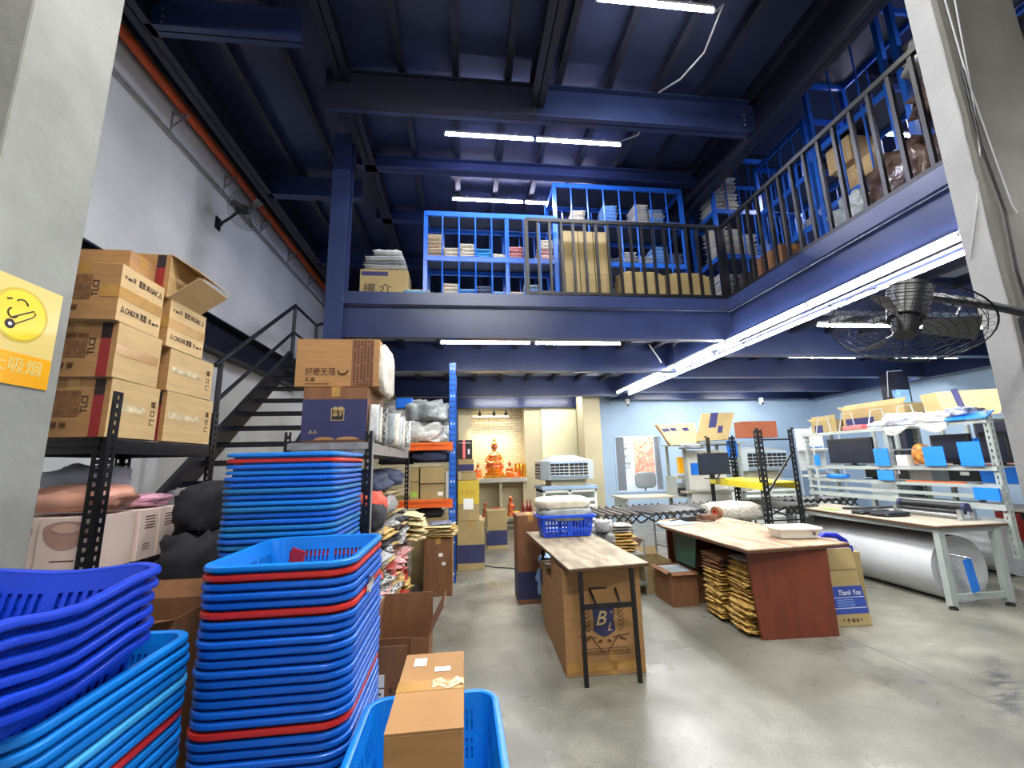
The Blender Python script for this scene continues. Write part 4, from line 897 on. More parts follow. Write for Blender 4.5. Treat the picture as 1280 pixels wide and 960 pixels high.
# cartons further down the aisle
c = carton('tan and navy carton on the floor by the blue upright, yellow box on it', -.10, .30, 6.68, 7.1, 0, .70, 'board_grey', 'y', band=(.10, .36)); MB().prism([(.30, 6.70, .70), (.30, 7.08, .70), (.36, 7.06, .52), (.36, 6.72, .50)], (.004, 0, 0)).build('flap', 'board_pale', c)
c = carton('yellow taped carton standing on the tan and navy one', -.09, .23, 6.70, 7.05, .705, 1.30, 'board_grey', 'y', tm='sign_orange'); MB().box(-.091, .231, 6.698, 6.70, .95, 1.298).build('yellow_wrap', 'sign_ring', c)
MB().box(-.01, .14, 6.696, 6.698, .87, 1.03).build('shipping_label', 'label_white', c); text('丁 乙 口', .06, (.05, 6.6975, 1.12), (1, 0, 0), (0, 0, 1), 'board_brown', c)
carton('small flat tan carton on the yellow one', -.04, .19, 6.72, 7.0, 1.305, 1.42, 'board_grey', 'x'); carton('navy-banded tan carton second from the top beside the altar', -.09, .15, 6.72, 7.0, 1.425, 1.62, 'board_grey', 'x', band=(.02, .12))
c = carton('black carton with a red vertical stripe topping the pile beside the altar', -.10, .13, 6.74, 6.98, 1.625, 1.92, 'ink', 'x', tm='ink'); MB().box(-.02, .02, 6.738, 6.74, 1.63, 1.918).build('red_stripe', 'flower_pink', c); MB().box(-.08, .11, 6.737, 6.7385, 1.87, 1.878).build('stripe', 'white_print', c); MB().box(.06, .09, 6.737, 6.739, 1.70, 1.78).build('emblem', 'white_print', c)
carton('far tan and navy carton on the aisle floor before the altar', .42, .79, 8.15, 8.55, 0, .68, 'board_grey', 'x', band=(.07, .33))
tag(MB().tube([(.30, 6.9, .012), (.45, 6.75, .012), (.75, 6.6, .012), (1.1, 6.6, .012)], .008, 6).build('power_cable', 'cord_black'), 'black cable crossing the aisle floor', 'cable')

# ------------------------------------------------------------------ altar at the end of the aisle
al = thing('altar_shelf', 'grey altar slab on a panelled base under three spotlights', 'shelf', (1.0, 11.4, 0))
MB().box(.22, 1.62, 11.05, 11.72, 1.06, 1.17).build('slab', 'altar_slab', al, bevel=.006)
for x in (.24, .90, 1.52): MB().box(x, x + .07, 11.12, 11.7, 0, 1.06).build('leg_panel', 'far_cream', al)
MB().box(.31, 1.52, 11.5, 11.52, .02, 1.06).build('back_panel', 'far_cream', al)
def idol(label, x, y, z, s, halo=True):
    "seated robed figure: one continuous body, robe, crown"
    r = thing('seated_statue', label, 'statue', (x, y, z))
    MB().lathe((x, y, z), [(.26 * s, 0), (.28 * s, .03 * s), (.20 * s, .08 * s), (.22 * s, .12 * s), (.25 * s, .15 * s)], 18, 1, .7).build('lotus_base', 'gold', r, smooth=True)
    b = MB(); b.lathe((x, y, z + .14 * s), [(.23 * s, 0), (.25 * s, .05 * s), (.22 * s, .12 * s), (.16 * s, .2 * s), (.165 * s, .3 * s), (.175 * s, .38 * s), (.14 * s, .44 * s), (.06 * s, .49 * s), (.05 * s, .53 * s), (.075 * s, .56 * s), (.085 * s, .62 * s), (.078 * s, .68 * s), (.04 * s, .73 * s), (.005, .745 * s)], 20, 1, .72); b.build('body', 'skin_bronze', r, smooth=True)
    MB().lathe((x, y - .004 * s, z + .15 * s), [(.245 * s, 0), (.265 * s, .05 * s), (.235 * s, .13 * s), (.18 * s, .21 * s), (.185 * s, .30 * s), (.19 * s, .37 * s), (.13 * s, .43 * s), (.07 * s, .45 * s)], 20, 1, .72).build('robe', 'red_gold', r, smooth=True)
    for sd in (-1, 1):
        a = MB(); a.tube([(x + sd * .17 * s, y, z + .5 * s), (x + sd * .22 * s, y - .06 * s, z + .38 * s), (x + sd * .13 * s, y - .16 * s, z + .30 * s), (x + sd * .03 * s, y - .18 * s, z + .32 * s)], .045 * s, 8); a.build('sleeve', 'red_gold', r, smooth=True)
        MB().ball((x + sd * .085 * s, y, z + .76 * s), (.012 * s, .02 * s, .03 * s), 8, 6).build('ear', 'skin_bronze', r)
        MB().ball((x + sd * .028 * s, y - .058 * s, z + .775 * s), (.012 * s, .006 * s, .006 * s), 6, 4).build('eye', 'ink', r)
    MB().ball((x, y - .066 * s, z + .75 * s), (.010 * s, .014 * s, .02 * s), 6, 5).build('nose', 'skin_bronze', r); MB().ball((x, y - .060 * s, z + .722 * s), (.02 * s, .006 * s, .005 * s), 6, 4).build('mouth', 'altar_red', r)
    MB().box(x - .05 * s, x + .05 * s, y - .135 * s, y - .128 * s, z + .18 * s, z + .44 * s).build('sash', 'gold', r)
    MB().lathe((x, y, z + .82 * s), [(.075 * s, 0), (.085 * s, .03 * s), (.05 * s, .06 * s), (.03 * s, .09 * s), (.045 * s, .12 * s), (.02 * s, .17 * s), (.004, .19 * s)], 14, 1, .8).build('crown', 'gold', r, smooth=True)
    return r
MB().box
tag(MB().box(.55, 1.06, 11.12, 11.5, 1.17, 1.26).build('statue_plinth', 'gold', bevel=.01), 'gold plinth under the large central statue', 'plinth')
idol('large red and gold seated statue at the centre of the altar', .80, 11.32, 1.26, .95)
idol('small red and gold statue to the left of the large one', .36, 11.30, 1.17, .42); idol('small red and gold statue to the right of the large one', 1.20, 11.30, 1.17, .46)
gs = thing('gold_offering_set', 'gold patterned containers at the right end of the altar', 'container', (1.5, 11.3, 1.17))
for i, x in enumerate((1.40, 1.50)): MB().lathe((x - .02, 11.25, 1.17), [(.06, 0), (.065, .02), (.06, .33), (.05, .36), (.02, .37)], 12).build('canister', 'gold', gs, smooth=True)
MB().box(1.53, 1.62, 11.18, 11.32, 1.17, 1.52).build('carved_box', 'gold', gs, bevel=.005)
for i, (x, s) in enumerate(((.26, 'left'), (1.34, 'right'))):
    lt = thing('flower_lamp', 'pink glowing lotus lamp at the %s of the altar' % s, 'lamp', (x, 11.14, 1.17)); MB().cyl((x, 11.14, 1.17), (x, 11.14, 1.20), .03).build('foot', 'gold', lt); blob((x, 11.14, 1.25), (.05, .05, .05), 3).build('bloom', 'altar_lamp', lt, smooth=2)
for i in range(3): tag(MB().lathe((.52 + i * .28, 11.1, 1.17), [(.02, 0), (.035, .02), (.04, .05), (.03, .055)], 10).build('incense_cup', 'gold', smooth=True), 'small gold incense cup on the front of the altar slab', 'cup', 'incense cups along the altar front')
sp = thing('spotlight_bar', 'black track with three spotlights over the altar', 'light', (.75, 11.2, 2.9)); MB().box(.2, 1.3, 11.18, 11.21, 2.95, 2.98).build('track', 'black_steel', sp); MB().box(.25, 1.22, 11.55, 11.6, 2.80, 2.83).build('led_strip', 'spot_led', sp)
for x in (.42, .80, 1.12):
    h_ = MB(); h_.cyl((x, 11.2, 2.95), (x, 11.2, 2.88), .012); h_.cyl((x, 11.2, 2.90), (x, 11.24, 2.80), .03, 12, r2=.05); h_.build('lamp_head', 'black_plastic', sp, smooth=True); MB().cyl((x, 11.24, 2.80), (x, 11.2405, 2.799), .044, 12).build('lens', 'spot_led', sp)
    l = bpy.data.lights.new('lamp', 'SPOT'); l.energy = 60; l.color = (1, .86, .6); l.spot_size = 1.6; l.spot_blend = .8; l.shadow_soft_size = .04; lo = bpy.data.objects.new('lamp', l); C.objects.link(lo); lo.parent = sp; lo.location = Vector((x, 11.24, 2.78)) - ORG[sp.name]; lo.rotation_euler = (math.radians(14), 0, 0)
# low altar table
lt = thing('low_altar_table', 'low cream table in front of the altar holding a red box and figures', 'table', (1.0, 10.6, 0)); MB().box(.2, 1.75, 10.35, 10.85, .24, .29).build('table_top', 'far_cream', lt)
for x in (.25, 1.65):
    for y in (10.4, 10.76): MB().box(x, x + .05, y, y + .05, 0, .24).build('leg', 'far_cream', lt)
tag(MB().box(.66, .90, 10.45, 10.65, .29, .50).build('red_box', 'altar_red', bevel=.006), 'dark red box on the low altar table', 'box')
def figurine(label, x, y, z, s, m):
    r = thing('figurine', label, 'figurine', (x, y, z)); MB().lathe((x, y, z), [(.10 * s, 0), (.11 * s, .04 * s), (.07 * s, .12 * s), (.09 * s, .22 * s), (.07 * s, .3 * s), (.03 * s, .35 * s), (.05 * s, .40 * s), (.05 * s, .46 * s), (.01, .5 * s)], 12).build('body', m, r, smooth=True); MB().ball((x + .06 * s, y - .05 * s, z + .24 * s), .04 * s, 8, 6).build('hand', m, r); return r
figurine('small dark figurine left of the red box', .50, 10.5, .29, .7, 'skin_bronze'); figurine('tall dark red figurine right of the red box', 1.12, 10.5, .29, .95, 'red_gold')
bag('fruit_pile', 'orange-yellow offering mound on the low altar table', 'offering', (1.25, 10.5, .34), (.10, .08, .07), 'sign_orange', 2)
for i, x in enumerate((1.42, 1.52, 1.6)): tag(MB().lathe((x, 10.5, .29), [(.04, 0), (.045, .02), (.045, .18), (.015, .26), (.015, .36), (.005, .37)], 10).build('bottle', 'altar_red', smooth=True), ('tall', 'middle', 'right-hand')[i] + ' red bottle on the low altar table', 'bottle')

# ------------------------------------------------------------------ air coolers
def cooler(label, x, y, z, w_, d, hb, hood, n_slat=4, basem='cool_white', capm='cool_blue'):
    r = thing('air_cooler', label, 'air cooler', (x, y, z))
    b = MB(); b.box(x - w_ / 2, x + w_ / 2, y, y + d, z, z + hb * .10); b.box(x - w_ / 2, x - w_ / 2 + .05, y, y + d, z + .05, z + hb); b.box(x + w_ / 2 - .05, x + w_ / 2, y, y + d, z + .05, z + hb); b.box(x - .03, x + .03, y, y + .04, z + .05, z + hb); b.box(x - w_ / 2, x + w_ / 2, y, y + d, z + hb - .06, z + hb); b.box(x - w_ / 2 + .05, x + w_ / 2 - .05, y + d * .3, y + d, z + .05, z + hb); b.build('cabinet', basem, r, bevel=.008)
    for i in range(n_slat):
        zz = z + hb * .15 + i * hb * .75 / n_slat
        for s in (-1, 1): xa, xb = sorted((x + s * .035, x + s * (w_ / 2 - .05))); mb = MB(); mb.prism([(xa, y - .01, zz), (xa, y + .03, zz + .05), (xa, y + .04, zz + .05), (xa, y, zz)], (xb - xa, 0, 0)); mb.build('louvre', basem, r)
    MB().box(x - w_ / 2 - .02, x + w_ / 2 + .02, y - .02, y + d + .02, z + hb, z + hb + .07).build('cap', capm, r, bevel=.01)
    if hood:
        z0 = z + hb + .07 + hood[0]; h_ = hood[1]; ww = hood[2]
        MB().box(x - w_ * .32, x + w_ * .32, y + .1, y + d - .1, z + hb + .07, z0).build('neck', 'far_cream', r)
        ch = .16; oct_ = [(x - ww / 2, y + ch), (x - ww / 2 + ch, y - .02), (x + ww / 2 - ch, y - .02), (x + ww / 2, y + ch), (x + ww / 2, y + d - .05), (x - ww / 2, y + d - .05)]
        MB().prism([(a, b_, z0) for a, b_ in oct_], (0, 0, h_)).build('outlet_head', 'cool_hood', r, bevel=.01)
        top = [(x + (a - x) * .35, y + d / 2 + (b_ - y - d / 2) * .35, z0 + h_ + .12) for a, b_ in oct_]; low = [(a, b_, z0 + h_) for a, b_ in oct_]; mb = MB(); mb.add(low + top, [(i, (i + 1) % 6, 6 + (i + 1) % 6, 6 + i) for i in range(6)] + [tuple(range(6, 12))]); mb.build('roof', 'cool_hood', r)
        for s in (-1, 1):
            xa, xb = sorted((x + s * .015, x + s * (ww / 2 - ch - .02))); MB().box(xa, xb, y - .028, y - .02, z0 + .07, z0 + h_ - .05).build('grille_opening', 'dark_gap', r)
            for k in range(4): MB().box(xa, xb, y - .045, y - .028, z0 + .08 + k * (h_ - .14) / 4, z0 + .092 + k * (h_ - .14) / 4).build('grille_slat', basem, r)
            for k in range(3): MB().box(xa + (k + 1) * (xb - xa) / 4 - .004, xa + (k + 1) * (xb - xa) / 4 + .004, y - .034, y - .028, z0 + .07, z0 + h_ - .05).build('grille_bar', capm, r)
            mb = MB(); mb.box(xa - .012, xb + .012, y - .05, y - .02, z0 + .055, z0 + .07); mb.box(xa - .012, xb + .012, y - .05, y - .02, z0 + h_ - .05, z0 + h_ - .035); mb.build('grille_frame', capm, r)
        MB().box(x - ww / 2 - .008, x - ww / 2, y + ch + .04, y + d - .12, z0 + .07, z0 + h_ - .05).build('side_opening', 'dark_gap', r)
        for k in range(4): MB().box(x - ww / 2 - .02, x - ww / 2 - .008, y + ch + .04, y + d - .12, z0 + .075 + k * (h_ - .14) / 4, z0 + .098 + k * (h_ - .14) / 4).build('side_slat', basem, r)
    return r
cooler('grey air cooler with hooded outlet and louvred white base, before the altar column', 2.10, 8.5, 0, 1.10, .85, 1.00, (.12, .37, 1.12), 6)
cooler('air cooler with blue-rimmed grille against the blue wall', 7.25, 9.6, 0, 1.35, .9, .95, (.20, .46, 1.35), 6, capm='far_blue')
# ------------------------------------------------------------------ trestle table in the aisle
tt = thing('trestle_table', 'worn wooden trestle table with black folding legs in the middle of the floor', 'table', (1.03, 4.0, 0))
MB().prism([(.75, 3.19, .762), (1.385, 3.26, .762), (1.365, 4.86, .762), (.69, 4.93, .762)], (0, 0, .022)).build('table_top', 'wood_pale', tt, bevel=.004)
MB().prism([(.748, 3.187, .758), (1.388, 3.257, .758), (1.368, 4.863, .758), (.687, 4.933, .758)], (0, 0, .018)).build('edge_band', 'edge_brown', tt)
for y in (3.21, 4.76):
    for x in (.845, 1.235): MB().bar((x, y, 0), (x + .0, y + .02, .76), .028, .028).build('leg', 'black_steel', tt)
    MB().bar((.845, y, .515), (1.235, y, .515), .022, .03).build('cross_bar', 'black_steel', tt)
    for x in (.95, 1.13): MB().bar((x, y, .515), (x - .03 * (1 if x < 1 else -1), y + (.42 if y < 4 else -.42), .75), .014, .018).build('folding_stay', 'black_steel', tt)
    MB().bar((.95, y + .14, .60), (1.13, y + .14, .60), .012, .012).build('stay_bar', 'black_steel', tt)
# big printed carton under it
c = carton('large brown carton printed with a crest, under the near end of the trestle table', .745, 1.345, 3.345, 3.86, 0, .735, 'board', 'x', tm='tape', rz=-.03); y = 3.3435
MB().box(1.07, 1.13, y, y + .0012, 0.0, .17).build('front_tape', 'tape', c); MB().box(.75, 1.34, y, y + .0012, .03, .095).build('low_tape', 'tape', c)
sh = [(-.085, .10), (-.065, .115), (0, .10), (.065, .115), (.085, .10), (.075, .0), (.085, -.07), (.04, -.10), (0, -.115), (-.04, -.10), (-.085, -.07), (-.075, 0)]
MB().prism([(1.045 + a, y - .0004, .375 + b) for a, b in sh], (0, -.001, 0)).build('crest_shield', 'navy_print', c)
text('B', .14, (1.015, y - .0018, .385), (1, 0, 0), (0, 0, 1), 'board_pale', c, shear=.35); text('L', .075, (1.085, y - .0018, .325), (1, 0, 0), (0, 0, 1), 'board_pale', c, shear=.35); text("''", .06, (1.105, y - .0018, .41), (1, 0, 0), (0, 0, 1), 'board_pale', c)
br = MB()
for s in (-1, 1):
    for k in range(6):
        a = math.radians(60 - k * 24); p = Vector((1.045 + s * (.115 + .012 * math.cos(a)), y - .001, .30 + k * .03)); q = p + Vector((s * .03, 0, .028)); br.bar(p, q, .005, .002, up=(0, 1, 0)); br.bar(p, p + Vector((-s * .018, 0, .022)), .005, .002, up=(0, 1, 0))
    br.bar((1.045 + s * .06, y - .001, .255), (1.045 + s * .19, y - .001, .275), .005, .002, up=(0, 1, 0)); br.ob((1.045 + s * .135, y - .001, .245), (.05, .002, .014), rotm(0, s * .35, 0))
    br.bar((1.045 + s * .02, y - .001, .162), (1.045 + s * .11, y - .001, .275), .006, .002, up=(0, 1, 0)); br.ob((1.045 + s * .035, y - .001, .232), (.03, .002, .016), rotm(0, s * .5, 0))
tag(br.build('crest_leaves', 'ink_brown', c), kind='stuff'); MB().box(.86, 1.23, y - .001, y, .182, .1845).build('print_rule', 'ink_brown', c); MB().box(.86, 1.23, y - .001, y, .142, .1445).build('print_rule', 'ink_brown', c)
text('B. Home Wholesale & Trade Pte. Ltd', .024, (1.045, y - .001, .162), (1, 0, 0), (0, 0, 1), 'ink_brown', c, width=.36)
carton('brown carton behind the crested one under the trestle table', .76, 1.22, 3.90, 4.34, 0, .50, 'board', 'y'); MB_ = carton('blue-banded carton at the middle under the trestle table', .80, 1.25, 4.36, 4.72, 0, .52, 'board_grey', 'x', band=(.3, .45))
bag('film_sack', 'bluish film-wrapped bundle at the far legs of the trestle table', 'sack', (.98, 5.15, .26), (.2, .18, .26), 'poly_blue', 41, amp=.15)
c = carton('tall brown and navy carton behind the far end of the trestle table', .60, .92, 5.02, 5.36, 0, .95, 'board_brown', 'y', band=(.05, .34)); 
# crate with two bags
cb, cr_ = basket_meshes(.62, .36, .215, rc=.04, taper=.035, step=.018, lip=.02); r = thing('plastic_crate', 'blue slotted crate on the far end of the trestle table, full of bags', 'crate', (1.06, 4.60, .785))
for q, nm in ((cb, 'body'), (cr_, 'rim')):
    for v in q.v: v.x += 1.06; v.y += 4.60; v.z += .785
    q.build(nm, 'plastic_crate', r, smooth=(nm == 'rim'))
bag('wrapped_bundle', 'grey printed plastic bundle lying in the blue crate', 'packet', (1.06, 4.60, 1.01), (.28, .17, .075), 'poly_grey', 51, amp=.12, p=.55); bag('wrapped_bundle', 'pale green-white plastic bundle on top of the grey one in the crate', 'packet', (1.04, 4.60, 1.12), (.29, .17, .065), 'poly_cream', 52, amp=.12, p=.55)
packet('white_sheet', 'white plastic sheet hanging behind the trestle table edge', 'sheet', None, (1.45, 4.5, .62), (.25, .6, .06), 'poly_white', (.0, .4, 0), CRUSH)

# yellow mailers and dark bags between the tables
cart = rack('low_trolley', 'low grey wire trolley holding yellow mailers behind the trestle table', 1.60, 2.12, 5.05, 5.55, (.14, .46), .62, pm='galv', bm='galv', beam=.03, pw=.02, hole=False)
for i in range(6): packet('poly_mailer', 'yellow mailer in the strapped bundle behind the trestle table', 'packet', 'yellow mailers strapped behind the table', (1.84 + rnd.uniform(-.03, .03), 5.28, .468 + i * .036), (.42, .34, .05), 'mailer', (0, 0, rnd.uniform(-.15, .15)), CRUSH)
for i in range(3): packet('poly_mailer', 'grey envelope on top of the strapped yellow mailers', 'packet', 'grey envelopes on the strapped bundle', (1.84, 5.28, .69 + i * .03), (.38, .34, .035), 'bubble', (0, 0, rnd.uniform(-.1, .1)))
for i, (x, y, z) in enumerate(((1.62, 5.0, .80), (1.66, 5.1, .66), (1.55, 5.2, .72))): bag('black_bag', ('crumpled black bag at the roller end, upper one', 'crumpled black bag at the roller end, lower one', 'crumpled black bag at the roller end, left one')[i], 'bag', (x, y, z), (.10, .12, .07), 'poly_black', 60 + i, amp=.3)
bag('brown_bag', 'pile of dull brown bags on the floor behind the trestle table', 'bag', (2.0, 5.75, .28), (.34, .28, .28), 'brown_bag', 63, amp=.25)
# ------------------------------------------------------------------ expanding roller conveyor
def conveyor(label, pts, z, w_, pitch=.115, group=None):
    r = thing('roller_conveyor', label, 'conveyor', (pts[0][0], pts[0][1], 0)); P = [Vector((a, b, 0)) for a, b in pts]
    seg = [(P[i + 1] - P[i]).length for i in range(len(P) - 1)]; T = sum(seg); n = int(T / pitch)
    def at(s):
        for i, L_ in enumerate(seg):
            if s <= L_ or i == len(seg) - 1: t = s / L_; d = (P[i + 1] - P[i]).normalized(); return P[i].lerp(P[i + 1], t), d
            s -= L_
    prev = None
    for i in range(n + 1):
        p, d = at(min(T, i * pitch)); nrm = Vector((-d.y, d.x, 0)); a = p - nrm * w_ / 2 + Vector((0, 0, z)); b = p + nrm * w_ / 2 + Vector((0, 0, z))
        MB().cyl(a, b, .024, 8).build('roller', 'roller', r, smooth=True)
        if prev:
            lk = MB(); dz = Vector((0, 0, .05))
            for s0, s1, off in ((prev[0], a, -nrm * .03), (prev[1], b, nrm * .03)):
                lk.bar(s0 + off - dz * 1.9, s1 + off + dz * .3, .008, .02); lk.bar(s0 + off + dz * .3, s1 + off - dz * 1.9, .008, .02)
                mid = (s0 + s1) / 2 + off; lk.cyl(s0 + off + dz * .3, s0 + off * 1.2 + dz * .3, .018, 6)
            lk.build('scissor_link', 'black_plastic', r)
        prev = (a, b)
        if i % 8 == 4:
            for q in (a, b): MB().cyl((q.x, q.y, 0), (q.x, q.y, z - .03), .016, 8).build('leg', 'galv', r)
            MB().bar((a.x, a.y, .25), (b.x, b.y, .25), .02, .02).build('leg_tie', 'galv', r)
    return r
conveyor('long expanding roller conveyor with black scissor sides behind the brown table', [(1.72, 6.05), (2.4, 6.05), (3.3, 6.25), (4.3, 6.15), (5.05, 6.35)], .83, .95)
conveyor('short end of roller conveyor beyond the near packing desk', [(5.15, 6.75), (6.4, 6.6)], .84, .5)
w1 = thing('office_desk', 'grey desk with paper stacks beyond the roller conveyor', 'table', (3.8, 8.2, 0)); MB().box(2.9, 4.9, 7.7, 8.4, .84, .87).build('table_top', 'desk_top', w1)
for x in (2.95, 4.8): MB().box(x, x + .05, 7.75, 8.35, 0, .84).build('leg_panel', 'grey_frame', w1)
mc = thing('label_printer', 'grey label printer with a roll arm on the desk beyond the conveyor', 'printer', (4.12, 7.9, .87)); MB().box(3.95, 4.22, 7.8, 8.1, .94, 1.10).build('body', 'grey_frame', mc, bevel=.01); MB().cyl((3.98, 7.76, .96), (4.30, 7.76, .96), .05, 12).build('roll', 'black_plastic', mc, smooth=True); mb = MB(); mb.box(3.93, 3.96, 7.72, 8.1, .87, 1.22); mb.box(4.26, 4.29, 7.72, 8.1, .87, 1.22); mb.build('arm', 'grey_frame', mc); MB().box(4.02, 4.16, 7.8, 7.98, 1.16, 1.24).build('head', 'cool_white', mc)
# ------------------------------------------------------------------ middle packing station (behind the yellow-beam rack)
ws = thing('packing_station', 'middle packing station with white panel and blue band, beyond the black and yellow rack', 'workstation', (4.4, 8.0, 0))
for x in (4.06, 5.15):
    for y in (7.55, 8.25): MB().box(x, x + .05, y, y + .05, 0, 1.82).build('upright', 'grey_frame', ws)
MB().box(4.0, 5.3, 7.5, 8.3, 1.80, 1.83).build('top_shelf', 'grey_frame', ws); MB().box(4.0, 5.3, 7.5, 8.3, .93, .96).build('bench_top', 'desk_top', ws)
MB().box(4.15, 4.95, 7.7, 7.72, .97, 1.70).build('screen_board', 'plastic_white', ws); MB().box(4.25, 4.75, 7.68, 7.70, 1.25, 1.46).build('blue_band', 'acrylic_blue', ws); MB().box(4.12, 4.9, 7.52, 7.54, .62, .92).build('front_panel', 'plastic_white', ws)
tag(MB().box(3.98, 4.12, 7.6, 7.7, 1.28, 1.58).build('yellow_pouch', 'sign_orange', bevel=.01), 'yellow pouch hanging on the middle packing station', 'pouch')
MB().box(4.9, 5.1, 7.5, 7.52, 1.55, 1.86).build('blue_panel', 'acrylic_blue', ws)
def flat_card(label, pts, off, m='board_grey', prints=(), name='cardboard_sheet'):
    r = thing(name, label, 'cardboard', tuple(sum((Vector(p) for p in pts), Vector()) / len(pts))); MB().prism(pts, off).build('sheet', m, r)
    A, B, D_ = Vector(pts[0]), Vector(pts[1]), Vector(pts[3]); n_ = -Vector(off).normalized() * .0015
    for u0, u1, v0, v1, mm in prints:
        f = lambda u, v: A + (B - A) * u + (D_ - A) * v + n_; MB().prism([f(u0, v0), f(u1, v0), f(u1, v1), f(u0, v1)], -n_ * .5).build('print', mm, r)
    return r
flat_card('tan carton blank with purple stripe leaning over the middle packing station', [(4.28, 7.45, 1.86), (4.90, 7.45, 1.88), (5.30, 7.75, 2.42), (4.62, 7.75, 2.41)], (0, .03, -.01), 'board_grey', ((.30, .55, .45, 1.0, 'ink_navy'), (.62, .78, .25, .5, 'ink_navy')))
q = flat_card('pale carton blank with purple print tilted at the left of the middle packing station', [(3.80, 7.5, 1.80), (4.38, 7.5, 1.84), (4.42, 7.72, 2.22), (3.62, 7.72, 2.20)], (0, .03, -.01), 'board_pale', ((.10, .34, .62, .78, 'ink_navy'), (.38, .58, .62, .78, 'ink_navy'), (.78, .98, .58, .74, 'ink_navy')))
flat_card('brown carton edge showing behind the pale blank', [(3.57, 7.56, 2.18), (3.78, 7.53, 1.78), (3.82, 7.55, 1.78), (3.62, 7.6, 2.19)], (0, .02, 0), 'board_brown')
bag('grey_cloth', 'grey cloth end drooping under the tilted carton blanks', 'cloth', (4.15, 7.42, 1.76), (.22, .10, .05), 'cloth_grey', 71, amp=.3)
c = carton('orange-brown corkboard carton on top of the blue-rimmed air cooler', 6.85, 7.75, 9.75, 10.1, 2.02, 2.42, 'corkboard', 'x'); c.name = 'cork_carton'
ib = rack('wire_shelf', 'white shelf with papers before the blue wall, right of the blue-rimmed cooler', 8.0, 8.7, 9.0, 9.5, (.5, 1.1, 1.7), 2.2, pm='plastic_white', bm='plastic_white', sm='plastic_white', beam=.04, pw=.03, hole=False)
MB().box(8.0, 8.7, 9.48, 9.5, 1.2, 2.2).build('back_panel', 'paper', ib)
for i in range(5): packet('paper_stack', 'loose paper stack on the white shelf before the blue wall', 'paper', 'papers on the white shelf', (8.2 + (i % 2) * .3, 9.2, (.51, 1.11, 1.71)[i % 3] + (i // 3) * .07), (.3, .3, .06), 'poly_white' if i % 2 else 'poly_blue', (0, 0, .1 * i))

# ------------------------------------------------------------------ black and yellow rack
yr = thing('shelf_rack', 'black slotted rack with yellow beams behind the brown table', 'rack', (4.45, 6.4, 0))
ends = ((4.06, 4.60, 5.5), (4.40, 4.92, 7.35))
for xa, xb, y in ends:
    for x, s in ((xa, 1), (xb, -1)): perf_post(x, y, 0, 1.92, s, 1 if y < 6 else -1, .075, .004, .075).build('post', 'black_steel', yr); MB().cyl((x, y, 1.92), (x, y, 1.945), .02, 8).build('post_cap', 'black_plastic', yr)
    for z in (1.78, .70): MB().bar((xa, y, z), (xb, y, z), .015, .02).build('tie_bar', 'black_steel', yr)
    MB().bar((xa, y, 1.0), (xb, y, 1.66), .014, .022).build('diagonal_brace', 'black_steel', yr)
for xa, xb in ((4.06, 4.40), (4.60, 4.92)): MB().bar((xa, 5.52, 1.15), (xb, 7.33, 1.15), .035, .10).build('beam', 'yellow_steel', yr)
MB().prism([(4.10, 5.56, 1.185), (4.58, 5.56, 1.185), (4.88, 7.3, 1.185), (4.44, 7.3, 1.185)], (0, 0, .012)).build('shelf_board', 'yellow_steel', yr)
def monitor(label, c, w_, h_, yaw, name='monitor', back=True):
    r = thing(name, label, 'monitor', c); x, y, z = c
    mb = MB(); mb.box(x - w_ / 2, x + w_ / 2, y - .02, y + .02, z + .07, z + .07 + h_); mb.build('casing', 'black_plastic', r, bevel=.006)
    MB().box(x - w_ / 2 + .015, x + w_ / 2 - .015, y - .0225, y - .0195, z + .09, z + .055 + h_).build('screen', 'screen', r)
    MB().box(x - .09, x + .09, y + .02, y + .06, z + .15, z + h_ * .8).build('rear_cover', 'black_plastic', r, bevel=.01); MB().bar((x, y + .05, z), (x, y + .05, z + .2), .05, .03).build('stand', 'black_plastic', r); MB().box(x - .13, x + .13, y - .08, y + .12, z, z + .012).build('foot', 'black_plastic', r); MB().box(x - w_ / 2 + .02, x - w_ / 2 + .08, y - .0232, y - .0224, z + .06 + h_, z + .064 + h_).build('mark', 'white_print', r)
    r.rotation_euler = (0, 0, yaw); return r
monitor('black flat monitor standing on the yellow beams of the black rack', (4.26, 6.95, 1.197), .60, .37, .12)
tag(MB().lathe((3.90, 5.90, .84), [(.08, 0), (.16, .03), (.17, .10), (.15, .14), (.05, .145), (.05, .12)], 18).build('tape_roll', 'cloth_orange', smooth=True), 'orange-centred roll standing at the far edge of the brown table', 'roll') if False else None
def tape_roll(label, c, r0, w_, axis, m, core='board_pale'):
    r = thing('tape_roll', label, 'tape roll', c); c = Vector(c) + Vector((0, 0, r0)); a = Vector(axis).normalized()
    n = 24; u = a.orthogonal().normalized(); v = a.cross(u); vs = []
    for s, rad in ((-1, r0), (1, r0), (1, r0 * .55), (-1, r0 * .55)): vs += [c + a * s * w_ / 2 + (u * math.cos(2 * PI * i / n) + v * math.sin(2 * PI * i / n)) * rad for i in range(n)]
    mb = MB(); mb.add(vs, [(k * n + i, k * n + (i + 1) % n, ((k + 1) % 4) * n + (i + 1) % n, ((k + 1) % 4) * n + i) for k in range(4) for i in range(n)]); mb.build('tape', m, r)
    vs = []
    for s, rad in ((-1, r0 * .55), (1, r0 * .55), (1, r0 * .42), (-1, r0 * .42)): vs += [c + a * s * w_ / 2 * 1.05 + (u * math.cos(2 * PI * i / n) + v * math.sin(2 * PI * i / n)) * rad for i in range(n)]
    mb = MB(); mb.add(vs, [(k * n + i, k * n + (i + 1) % n, ((k + 1) % 4) * n + (i + 1) % n, ((k + 1) % 4) * n + i) for k in range(4) for i in range(n)]); mb.build('core', core, r); return r

